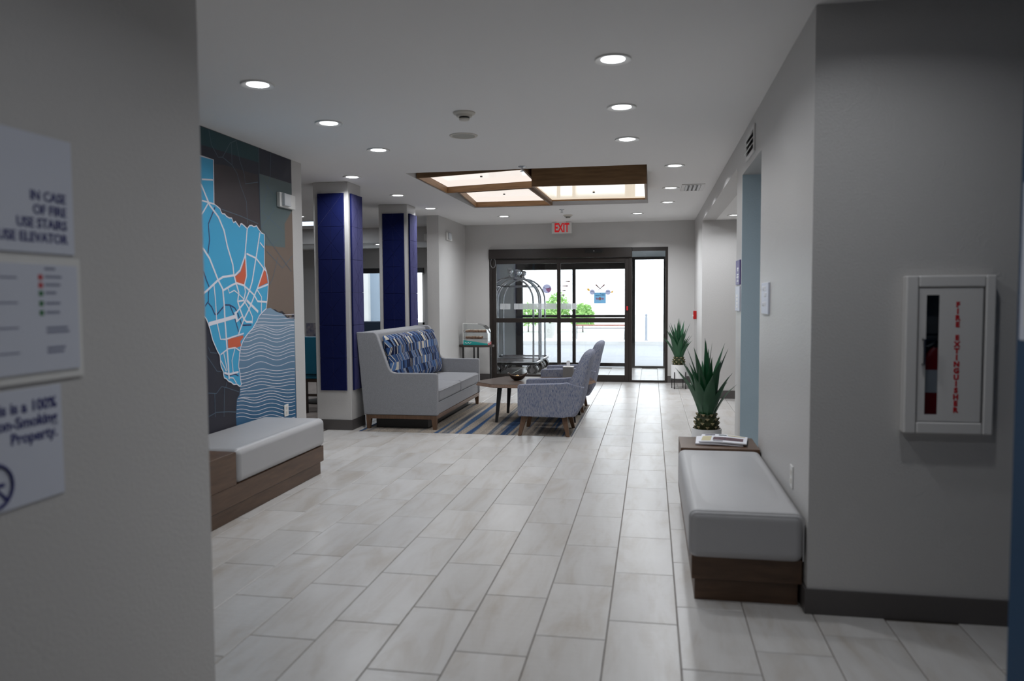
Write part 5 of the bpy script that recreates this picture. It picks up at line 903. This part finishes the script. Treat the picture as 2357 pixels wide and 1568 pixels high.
# ------------------------------------------------------------------ agave plants on stands
def leaf_mesh(name, Ln, Wd, bend):
    n = 9; vs = []; fs = []
    for i in range(n+1):
        s_ = i/n
        wv = Wd*(.34+.66*math.sin(PI*min(1, s_*.92+.04)))*(1-s_**3) if i < n else 0.0008
        a = bend*s_**1.5
        x_ = Ln*s_*math.sin(a*.55+.0); z_ = Ln*s_*math.cos(a*.55)
        fold = .30*wv
        vs += [(x_-fold*math.cos(a), -wv, z_+fold*math.sin(a)), (x_, 0, z_), (x_-fold*math.cos(a), wv, z_+fold*math.sin(a)), (x_+.006*(1-s_), 0, z_-.002)]
    for i in range(n):
        o = i*4
        fs += [(o, o+1, o+5, o+4), (o+1, o+2, o+6, o+5), (o+2, o+3, o+7, o+6), (o+3, o, o+4, o+7)]
    o = MB().add(vs, fs).build(name, 'agave', smooth=True)
    return o
def agave(x, y, label, rz, sc=1.0):
    t = thing('potted_agave', label, 'plant', (x, y, 0), 'matching agaves in white pots on black stands')
    # pot with real wall thickness
    MB().lathe([(.001, .165), (.112, .165), (.119, .172), (.1205, .386), (.113, .386), (.111, .355), (.001, .355)], seg=36, cap=False).build('pot', 'white_ceramic', t, smooth=True, local=True)
    MB().lathe([(.001, .358), (.111, .358)], seg=28, cap=False).build('gravel', 'gravel', t, local=True)
    for k in range(4):
        a = PI/4+k*PI/2+.2; B(-.006, .006, -.006, .006, 0, .27).build('stand_leg', 'black_metal', t, local=True).location = (.127*math.cos(a), .127*math.sin(a), 0)
    MB().tube([(.122*math.cos(a), .122*math.sin(a), .158) for a in [2*PI*i/24 for i in range(24)]], .006, 6, True).build('stand_ring', 'black_metal', t, local=True)
    # pineapple-like trunk
    MB().lathe([(.001, .355), (.070, .358), (.086, .40), (.088, .44), (.076, .49), (.060, .52), (.001, .525)], seg=20, cap=False).build('trunk', 'trunk_green', t, smooth=True, local=True)
    sc0 = None
    for row in range(4):
        zz = .385+row*.034; rr = (.082, .089, .084, .070)[row]; cnt = 8
        for k in range(cnt):
            a = 2*PI*(k+.5*(row % 2))/cnt
            if sc0 is None:
                o = MB().add([(-.006, -.028, -.016), (-.006, .028, -.016), (.020, .015, .018), (.020, -.015, .018), (-.016, -.02, .014), (-.016, .02, .014)], [(0, 3, 2, 1), (3, 4, 5, 2), (0, 4, 3), (1, 2, 5), (0, 1, 5, 4)]).build('trunk_scale', 'trunk_green', t, local=True); sc0 = o
                MB().add([(.0195, -.016, .020), (.0195, .016, .020), (.0135, .002, .004), (.0135, -.002, .004), (.010, -.012, .0215), (.010, .012, .0215)], [(0, 1, 2, 3), (0, 4, 5, 1), (3, 4, 0), (1, 5, 2), (2, 5, 4, 3)]).build('scale_tip', 'scale_tip', o, local=True)
            else:
                o = copy_tree(sc0, t)
            o.location = (rr*math.cos(a), rr*math.sin(a), zz); o.rotation_euler = (0, 0, a)
    rnd = random.Random(3)
    idx = 0
    for ring_, cnt, tilt, zz in ((0, 3, .05, .50), (1, 7, .16, .495), (2, 9, .26, .49), (3, 9, .36, .475)):
        base = leaf_meshes[ring_]
        for k in range(cnt):
            a = 2*PI*k/cnt+ring_*.45+rnd.uniform(-.12, .12)+rz
            s_ = rnd.uniform(.9, 1.08)*(.78 if math.cos(a) > .55 and ring_ > 1 else 1)
            o = bpy.data.objects.new('leaf', base.data); C.objects.link(o); o.parent = t
            o.location = (.03*math.cos(a)*ring_*.6, .03*math.sin(a)*ring_*.6, zz); o.rotation_euler = (0, tilt+rnd.uniform(-.06, .06), a); o.scale = (s_, s_, s_)
    return t
leaf_meshes = [leaf_mesh('leaf', L_, w_, b_) for L_, w_, b_ in ((.60, .036, .06), (.56, .044, .14), (.49, .049, .24), (.44, .050, .34))]
agave(.45, 6.43, 'agave in a white pot standing just behind the right-hand bench', 0)
agave(.432, 12.44, 'agave in a white pot on a black stand in the corner beside the entrance', .6)
for o in leaf_meshes: bpy.data.objects.remove(o)

# ------------------------------------------------------------------ fire extinguisher cabinet
def cabinet():
    yw = 3.65
    t = thing('extinguisher_cabinet', 'white fire extinguisher cabinet with red vertical lettering on the grey wall', 'cabinet', (1.26, yw, .86))
    x0, x1, z0, z1 = 1.092, 1.452, .86, 1.552; yo = yw-.062
    fw = .052
    for b in ((x0, x0+fw, z0, z1), (x1-.042, x1, z0, z1), (x0+fw, x1-.042, z0, z0+fw), (x0+fw, x1-.042, z1-fw, z1)):
        B(b[0], b[1], yo, yw, b[2], b[3]).build('frame', 'white_enamel', t, bevel=.008, seg=3)
    da, db, dc, de = x0+fw+.003, x1-.045, z0+fw+.003, z1-fw-.003
    ga, gb, gc, gd = da+.03, da+.082, dc+.03, de-.03
    dr = MB()
    for b in ((da, ga, dc, de), (gb, db, dc, de), (ga, gb, dc, gc), (ga, gb, gd, de)): dr.box(b[0], b[1], yo+.006, yo+.012, b[2], b[3])
    d_ = dr.build('door', 'white_enamel', t)
    B(ga, gb, yo+.010, yo+.012, gc, gd).build('door_pane', 'shade_tint_pane', d_)
    B(da-.006, db+.006, yw-.0015, yw-.0005, dc-.006, de+.006).build('back_plate', 'grey_box', t)
    h_ = MB().tube([(da+.018, yo+.006, 1.165), (da+.018, yo-.016, 1.165), (da+.018, yo-.016, 1.275), (da+.018, yo+.006, 1.275)], .005, 6).build('handle', 'steel', d_)
    MB().tube([(db-.004, yo+.004, dc), (db-.004, yo+.004, de)], .003, 6).build('hinge', 'steel', d_)
    word = 'FIRE EXTINGUISHER'; zt = 1.415; st = (1.415-.945)/16.4
    for i, ch in enumerate(word):
        if ch != ' ': text(ch, .030, (da+.155, yo+.0055, zt-i*st-.0), '-y', 'red_print', 'letter', d_, 'CENTER', bold=.0018)
    e = thing('fire_extinguisher', 'red fire extinguisher seen through the slot of the white cabinet', 'fire extinguisher', (ga+.055, yw-.025, dc+.005))
    MB().lathe([(.001, 0), (.05, .0), (.052, .01), (.052, .26), (.045, .29), (.02, .315), (.012, .32), (.001, .32)], seg=20, cap=False).build('cylinder', 'red_plastic', e, smooth=True, local=True).scale = (1, .42, 1)
    MB().lathe([(.0525, .12), (.0525, .22)], seg=20, cap=False).build('label_band', 'white_print', e, smooth=True, local=True).scale = (1, .425, 1)
    B(-.012, .012, -.01, .01, .318, .345).build('valve', 'black_metal', e, local=True)
    B(-.05, .02, -.006, .006, .345, .355).build('lever', 'steel', e, local=True)
    B(-.045, .015, -.006, .006, .37, .378).build('lever', 'black_metal', e, local=True)
    MB().tube([(-.01, 0, .335), (-.04, 0, .32), (-.05, -.002, .26), (-.052, -.002, .2)], .007, 6).build('hose', 'black_plastic', e, local=True)
cabinet()

# ------------------------------------------------------------------ signs on the left foreground wall
def left_signs():
    xw = -1.5
    def plate(name, label, ya, yb, z0, z1, th=.006, m_='sign_plate'):
        t = thing(name, label, 'sign', (xw, (ya+yb)/2, z0)); B(xw, xw+th, ya, yb, z0, z1).build('plate', m_, t, bevel=.002, seg=1); return t
    t = plate('wall_sign', 'blue-on-white sign telling to use stairs in case of fire', 1.36, 1.783, 1.584, 1.878)
    for s_, z in (('IN CASE', 1.715), ('OF FIRE', 1.681), ('USE STAIRS', 1.647), ('DO NOT USE ELEVATOR', 1.612)):
        text(s_, .034, (xw+.0066, 1.757, z), '+x', 'navy_print', 'lettering', t, 'RIGHT', bold=.0006, sx=.95)
    t = plate('evacuation_map', 'white framed evacuation map with small coloured symbols on the left wall', 1.30, 1.795, 1.266, 1.575, .010, 'white_plastic')
    B(xw+.010, xw+.016, 1.32, 1.775, 1.290, 1.556).build('map_sheet', 'sign_plate', t)
    mat('print_grey', (120, 124, 150), .6); mat('print_green2', (40, 110, 60), .6)
    for i, (z, wd) in enumerate(((1.543, .035), (1.523, .055), (1.503, .05), (1.483, .036), (1.457, .048), (1.434, .045), (1.395, .07), (1.385, .075), (1.345, .06), (1.335, .055))):
        B(xw+.016, xw+.0165, 1.665, 1.665+wd, z, z+.006).build('text_line', 'print_grey', t)
    for z, m_ in ((1.518, 'red_print'), (1.498, 'red_print'), (1.478, 'print_green2'), (1.453, 'print_green2'), (1.43, 'print_green2')): B(xw+.016, xw+.0166, 1.645, 1.658, z, z+.013).build('map_symbol', m_, t)
    for z in (1.34, 1.40, 1.46, 1.52): B(xw+.016, xw+.0165, 1.35, 1.58, z, z+.004).build('plan_line', 'print_grey', t)
    t = plate('wall_sign', 'lower sign on the left wall declaring a non-smoking property, with blue ring symbol', 1.32, 1.717, .97, 1.253)
    for s_, z in (('This is a 100%', 1.197), ('Non-Smoking', 1.160), ('Property.', 1.123)):
        text(s_, .039, (xw+.0066, 1.698, z), '+x', 'navy_print', 'lettering', t, 'RIGHT', bold=.0008, sx=.98)
    rg = MB().tube([(xw+.007, 1.50+.052*math.cos(a), 1.034+.052*math.sin(a)) for a in [2*PI*i/32 for i in range(32)]], .0045, 6, True).build('prohibition_ring', 'navy_print', t)
    B(xw+.006, xw+.0072, 1.47, 1.53, 1.030, 1.040).build('cigarette', 'navy_print', t)
    MB().ribbon([(1.465, 1.07), (1.535, .998)], .008, xw+.0075).build('slash', 'navy_print', t)
left_signs()
t = thing('wall_sign', 'pale sign on the blue wall at the right edge', 'sign', (1.0, 2.1, 1.34))
B(.99, 1.0, 1.86, 2.305, 1.342, 1.77).build('plate', 'sign_plate', t, bevel=.002, seg=1); B(.986, .99, 1.9, 2.27, 1.38, 1.735).build('insert', 'white_plastic', t)

# ------------------------------------------------------------------ signs and devices on the right wall
def plaque(label, ya, yb, z0, z1, m_, marks, mk='white_print'):
    t = thing('door_plaque', label, 'sign', (XR, (ya+yb)/2, z0)); B(XR-.012, XR, ya, yb, z0, z1).build('plate', m_, t, bevel=.002, seg=1)
    for a, b, c, d in marks: B(XR-.0135, XR-.012, ya+(yb-ya)*a, ya+(yb-ya)*b, z0+(z1-z0)*c, z0+(z1-z0)*d).build('raised_mark', mk, t)
    return t
mat('purple_plate', (96, 84, 140), .4)
plaque('purple plaque with white lettering, upper of two by the blue alcove', 6.45, 6.73, 1.563, 1.765, 'purple_plate', [(.25, .6, .62, .70), (.3, .55, .55, .6), (.25, .65, .38, .44), (.25, .7, .28, .34), (.3, .6, .22, .25), (.28, .62, .12, .18)])
plaque('pale plaque with raised white squares, lower of two by the blue alcove', 6.44, 6.745, 1.345, 1.55, 'sign_plate', [(.35, .75, .56, .66), (.35, .75, .42, .52), (.35, .75, .26, .37), (.35, .75, .13, .22)])
tp = plaque('pale grey wall plaque with raised white lettering above the right-hand bench', 4.89, 5.18, 1.355, 1.551, 'sign_plate', [])
for s_, z_, y_ in (('EXPRESS', 1.500, 5.135), ('SHOP', 1.462, 5.06), ('MARKET', 1.402, 5.12)): text(s_, .042, (XR-.0126, y_, z_), '-x', 'white_print', 'lettering', tp, 'LEFT', bold=.0005, sx=1.0)
def outlet(name, label, axis, xx, ya, yb, z0, z1):
    s_ = -1 if axis == '-x' else 1
    t = thing(name, label, 'outlet', (xx, (ya+yb)/2, z0))
    a, b = sorted((xx, xx+s_*.006)); B(a, b, ya, yb, z0, z1).build('cover_plate', 'white_plastic', t, bevel=.002, seg=2)
    ym = (ya+yb)/2; zm = (z0+z1)/2
    for dz in (-.022, .022):
        a, b = sorted((xx+s_*.005, xx+s_*.0075)); B(a, b, ym-.014, ym+.014, zm+dz-.014, zm+dz+.014).build('socket', 'cream_plastic', t, bevel=.001, seg=1)
outlet('wall_outlet', 'white outlet on the right wall above the padded bench', '-x', XR, 4.03, 4.10, .485, .60)
outlet('wall_outlet', 'white outlet on the sea part of the mural, behind the left bench', '+x', XM+.007, 6.405, 6.483, .40, .508)
def pull_station():
    t = thing('fire_alarm_pull', 'red fire alarm pull box on the right wall near the entrance', 'fire alarm', (XR, 12.65, 1.1))
    B(XR-.05, XR, 12.60, 12.70, 1.105, 1.24).build('case', 'red_plastic', t, bevel=.006); B(XR-.058, XR-.05, 12.615, 12.685, 1.15, 1.175).build('handle', 'white_print', t)
pull_station()
mat('strobe_clear', (196, 200, 204), .12)
def strobe(label, xw, ya, yb, z0, z1):
    t = thing('alarm_strobe', label, 'alarm', (xw, (ya+yb)/2, z0), 'white alarm strobes high on the walls')
    w_ = yb-ya; B(xw, xw+.035, ya, yb, z0, z1).build('housing', 'white_plastic', t, bevel=.006)
    B(xw+.035, xw+.065, ya+.01*w_/.1, ya+w_*.52, z0+.012, z1-.008).build('strobe_lens', 'strobe_clear', t, bevel=.006)
    MB().tube([(xw+.045, ya+w_*.25, z0+.02), (xw+.045, ya+w_*.25, z1-.02)], .008, 8).build('flash_tube', 'chrome', t)
    B(xw+.036, xw+.038, ya+w_*.12, ya+w_*.46, z0+.02, z1-.02).build('reflector', 'steel', t)
strobe('white alarm strobe mounted on the mural near its right edge', XM+.004, 6.36, 6.66, 2.29, 2.42)
strobe('small white alarm strobe on the wall before the entrance, past the farther pillar', -3.26, 11.95, 12.25, 2.405, 2.525)
def wall_grille():
    t = thing('wall_grille', 'square air grille with slanted blades high on the right wall', 'vent', (XR, 5.88, 2.48))
    ya, yb, z0, z1 = 5.65, 6.115, 2.487, 2.68
    for b in ((ya, yb, z0, z0+.03), (ya, yb, z1-.03, z1), (ya, ya+.04, z0+.03, z1-.03), (yb-.04, yb, z0+.03, z1-.03)): B(XR-.012, XR, b[0], b[1], b[2], b[3]).build('frame', 'white_enamel', t, bevel=.002, seg=1)
    B(XR-.002, XR-.0005, ya+.03, yb-.03, z0+.03, z1-.03).build('duct_shade', 'black_plastic', t)  # flat black sheet standing for the shade behind the blades
    for i in range(3):
        z = z0+.045+i*.042; MB().prism([(XR-.03, z), (XR-.026, z-.006), (XR-.004, z+.022), (XR-.008, z+.028)], ya+.042, yb-.042, 'y').build('blade', 'white_enamel', t)
wall_grille()

# ------------------------------------------------------------------ ceiling devices
def smoke(x, y, label, z=CEIL):
    t = thing('smoke_detector', label, 'smoke detector', (x, y, z), 'cream smoke detectors')
    MB().lathe([(.001, -.0), (.078, 0), (.078, -.006), (.072, -.012), (.058, -.016), (.052, -.03), (.001, -.03)], seg=28, cap=False).build('base', 'cream_plastic', t, smooth=True, local=True)
    MB().lathe([(.036, -.03), (.036, -.042)], seg=28, cap=False).build('sensing_slot', 'black_plastic', t, local=True)
    MB().lathe([(.001, -.042), (.037, -.042), (.034, -.052), (.001, -.054)], seg=28, cap=False).build('cap', 'cream_plastic', t, smooth=True, local=True)
smoke(-1.287, 5.25, 'cream smoke detector on the ceiling before the round speaker'); smoke(-1.29, 12.0, 'cream smoke detector on the ceiling just before the EXIT sign')
t = thing('ceiling_speaker', 'flat round cream ceiling speaker before the wood tray', 'speaker', (-1.472, 5.975, CEIL))
MB().lathe([(.092, 0), (.092, -.006), (.11, -.006), (.112, 0)], seg=36, cap=False).build('rim', 'cream_plastic', t, smooth=True, local=True)
mat('grille_grey', (168, 166, 158), .7); MB().lathe([(.001, -.004), (.092, -.004)], seg=36, cap=False).build('grille', 'grille_grey', t, local=True)
def sprinkler(x, y, label):
    t = thing('sprinkler_head', label, 'sprinkler', (x, y, CEIL), 'ceiling sprinkler heads')
    MB().lathe([(.001, 0), (.04, 0), (.038, -.006), (.014, -.01), (.001, -.01)], seg=20, cap=False).build('escutcheon', 'chrome', t, smooth=True, local=True)
    MB().lathe([(.008, -.01), (.008, -.022), (.003, -.026), (.003, -.045)], seg=10, cap=False).build('nozzle', 'chrome', t, smooth=True, local=True)
    for s_ in (-1, 1): MB().tube([(s_*.008, 0, -.018), (s_*.013, 0, -.032), (0, 0, -.046)], .0025, 5).build('frame_arm', 'chrome', t, local=True)
    MB().lathe([(.001, -.046), (.02, -.046), (.02, -.049), (.001, -.049)], seg=14, cap=False).build('deflector', 'chrome', t, local=True)
sprinkler(-1.254, 7.48, 'chrome sprinkler head at the near edge of the wood tray'); sprinkler(-1.297, 11.217, 'chrome sprinkler head between the wood tray and the EXIT sign')
def ceiling_vent():
    t = thing('ceiling_vent', 'small square slotted air vent in the ceiling at the right', 'vent', (.47, 9.33, CEIL))
    for b in ((-.13, .13, -.27, -.235), (-.13, .13, .235, .27), (-.13, -.09, -.235, .235), (.09, .13, -.235, .235)): B(b[0], b[1], b[2], b[3], -.008, 0).build('frame', 'white_enamel', t, local=True)
    B(-.09, .09, -.235, .235, -.002, -.0005).build('duct_shade', 'black_plastic', t, local=True)  # black sheet in place of the shaded hollow above the slats
    for i in range(4): MB().prism([(-.085+i*.048, -.003), (-.078+i*.048, -.002), (-.062+i*.048, -.016), (-.068+i*.048, -.017)], -.235, .235, 'y').build('slat', 'white_enamel', t, local=True)
ceiling_vent()
def exit_sign():
    t = thing('exit_sign', 'white EXIT sign with red letters hanging before the entrance wall', 'exit sign', (-1.51, 13.05, 2.558))
    B(-1.68, -1.34, 13.03, 13.075, 2.558, 2.742).build('housing', 'white_plastic', t, bevel=.004); B(-1.60, -1.43, 13.02, 13.085, 2.742, 2.755).build('canopy', 'white_plastic', t)
    mat('exit_red', (220, 30, 36), .5, emit=(220, 30, 36), estr=.25)
    text('EXIT', .205, (-1.508, 13.0295, 2.585), '-y', 'exit_red', 'lettering', t, 'CENTER', bold=.007, sx=.60)
exit_sign()

# ------------------------------------------------------------------ dining corner glimpsed past the pillars
def dining_chair(x, y, rz, label, seat_m, fr_m):
    t = thing('dining_chair', label, 'chair', (x, y, 0), 'chairs in the dining room', rz)
    B(-.22, .22, -.22, -.16, .50, .985).build('backrest', seat_m, t, bevel=.012, local=True); B(-.22, .22, -.2, .23, .44, .50).build('seat', seat_m, t, bevel=.012, local=True); B(-.21, .21, -.2, .2, .40, .44).build('seat_rail', fr_m, t, local=True)
    for lx in (-.19, .19):
        for ly in (-.19, .19): B(lx-.02, lx+.02, ly-.02, ly+.02, 0, .42).build('leg', fr_m, t, local=True)
    for ly in (-.19, .19): B(-.19, .19, ly-.01, ly+.01, .215, .245).build('stretcher', fr_m, t, local=True)
dining_chair(-4.19, 9.36, 0, 'teal upholstered dining chair with dark wood frame seen past the mural wall', 'teal_vinyl', 'dark_wood')
dining_chair(-4.75, 10.95, PI, 'black dining chair facing the camera across the dining table', 'black_plastic', 'dark_wood')
def dining_table():
    t = thing('dining_table', 'dining table with dark top behind the teal chair', 'table', (-4.6, 10.2, 0))
    B(-5.1, -4.1, 9.75, 10.65, .90-.165, .775).build('table_top', 'dark_wood', t, bevel=.004); MB().lathe([(.04, .03), (.04, .735)], -4.6, 10.2, 14).build('post', 'black_metal', t, smooth=True); MB().lathe([(.28, 0), (.28, .02), (.05, .04)], -4.6, 10.2, 24).build('foot', 'black_metal', t, smooth=True)
dining_table()
def menu_holder():
    t = thing('menu_stand', 'clear table stand with a printed card on the dining table', 'menu stand', (-4.68, 10.0, .775))
    mat('card_print', (170, 160, 158), .6, rgb2=(60, 70, 110), vscale=14)
    B(-4.755, -4.615, 10.0, 10.008, .80, 1.13).build('card', 'card_print', t); B(-4.76, -4.61, 9.997, 10.0, .79, 1.14).build('sleeve', 'acrylic', t); B(-4.76, -4.61, 9.96, 10.05, .775, .795).build('foot', 'acrylic', t)
menu_holder()
for sx_, lb in ((-4.73, 'left small glass shaker on the dining table'), (-4.67, 'right small glass shaker on the dining table')):
    t = thing('shaker', lb, 'shaker', (sx_, 9.86, .775), 'salt and pepper shakers'); MB().lathe([(.018, 0), (.02, .05), (.016, .06)], seg=12).build('jar', 'white_ceramic', t, smooth=True, local=True); MB().lathe([(.017, .06), (.015, .08), (.001, .085)], seg=12).build('lid', 'steel', t, smooth=True, local=True)
t = thing('booth_bench', 'dark blue high-backed booth below the dining room window', 'booth', (-5.4, 13.9, 0))
B(-6.3, -4.5, 13.95, 14.10, 0, 1.03).build('backrest', 'dark_teal', t, bevel=.02); B(-6.3, -4.5, 14.1, 14.6, 0, .46).build('seat', 'dark_teal', t, bevel=.02)
t = thing('wall_sensor', 'small white box with a dark dome on the dining soffit', 'camera', (-3.93, 13.3, 2.5))
B(-4.02, -3.84, 13.27, 13.3, 2.5, 2.62).build('box', 'white_plastic', t, bevel=.004); MB().sphere((-3.93, 13.265, 2.57), .022, 12, 8).build('dome', 'black_plastic', t, smooth=True)

# ------------------------------------------------------------------ outdoors through the glass
def planter():
    t = thing('stone_planter', 'pale stone urn planter on the far pavement', 'planter', (-3.37, 25.5, .10))
    MB().lathe([(.001, 0), (.13, 0), (.13, .05), (.17, .12), (.22, .40), (.25, .46), (.25, .50), (.21, .50), (.19, .42), (.001, .42)], seg=28, cap=False).build('urn', 'planter_stone', t, smooth=True, local=True)
    MB().tube([(.0+.07*math.cos(a), -.215, .25+.09*math.sin(a)) for a in [2*PI*i/20 for i in range(20)]], .01, 5, True).build('relief', 'planter_stone', t, local=True)
planter()
def shrub(x, y, z, rx, rz, n, label, name='shrub'):
    t = thing(name, label, 'shrub', (x, y, z), 'sunlit shrubs across the road')
    rnd = random.Random(int(x*100)); b = MB()
    for k in range(n):
        a, e = rnd.uniform(0, 2*PI), math.asin(rnd.uniform(-.6, 1)); r_ = rnd.uniform(.55, 1)
        c = Vector((rx*r_*math.cos(e)*math.cos(a), rx*r_*math.cos(e)*math.sin(a), rz*.5+rz*.5*r_*math.sin(e)))
        d1 = Vector((rnd.uniform(-1, 1), rnd.uniform(-1, 1), rnd.uniform(-1, 1))).normalized(); d2 = d1.cross(Vector((rnd.uniform(-1, 1), rnd.uniform(-1, 1), rnd.uniform(-1, 1)))).normalized()
        s_ = rnd.uniform(.05, .1)
        b.add([c-d1*s_, c+d2*s_*.5, c+d1*s_, c-d2*s_*.5], [(0, 1, 2, 3)])
    lf = b.build('foliage', 'shrub', t, local=True); lf['kind'] = 'stuff'
    MB().tube([(0, 0, 0), (0, 0, rz*.5)], .03, 6, r1=.015).build('stem', 'dark_wood', t, local=True)
shrub(-3.37, 25.5, .602, .38, .55, 380, 'leafy green plant growing in the stone urn')
for i, (sx_, sy_, rr, hh, lb) in enumerate(((-6.1, 29.5, .62, 1.45, 'leftmost pale green shrub behind the luggage cart'), (-4.85, 30.2, .55, 1.2, 'pale green shrub left of the stone urn'), (-3.72, 30.6, .55, 1.6, 'tallest pale green shrub just behind the stone urn'), (-2.65, 30.0, .48, 1.15, 'rightmost pale green shrub beside the slatted bench'))):
    shrub(sx_, sy_, .10, rr, hh, 900, lb)
def street_bench():
    t = thing('street_bench', 'brown slatted bench with thin metal legs across the road', 'bench', (-1.7, 24.9, .10))
    x0, x1 = -2.47, -.75
    mat('slat_red', (150, 92, 76), .6)
    for i in range(4): B(x0, x1, 24.75+i*.1, 24.83+i*.1, .545, .575).build('seat_slat', 'slat_red', t)
    for y in (24.76, 25.13): MB().tube([(x0, y, .46), (x1, y, .46)], .015, 6).build('rail', 'steel', t)
    for x in (x0+.08, x1-.08):
        for y in (24.76, 25.13): MB().tube([(x, y, .545), (x-.03, y, .10)], .014, 6).build('leg', 'steel', t)
street_bench()
t = thing('bollard', 'slim grey bollard on the far pavement seen through the side pane', 'bollard', (-.16, 24.3, .10))
MB().lathe([(.06, 0), (.06, .02), (.038, .03), (.038, .72), (.03, .74), (.03, .78), (.045, .80), (.03, .84), (.001, .85)], seg=16, cap=False).build('post', 'steel', t, smooth=True, local=True)
mat('bollard_grey', (150, 156, 166), .6)
t.children[0].data.materials[0] = MATS['bollard_grey']

# furniture feet rest on the rug pile
for o in bpy.data.objects:
    if o.parent is None and o.name.split('.')[0] in ('sofa', 'armchair', 'coffee_table', 'lumbar_cushion', 'decorative_bowl', 'decor_ball', 'tissue_box'): o.location.z += .0012
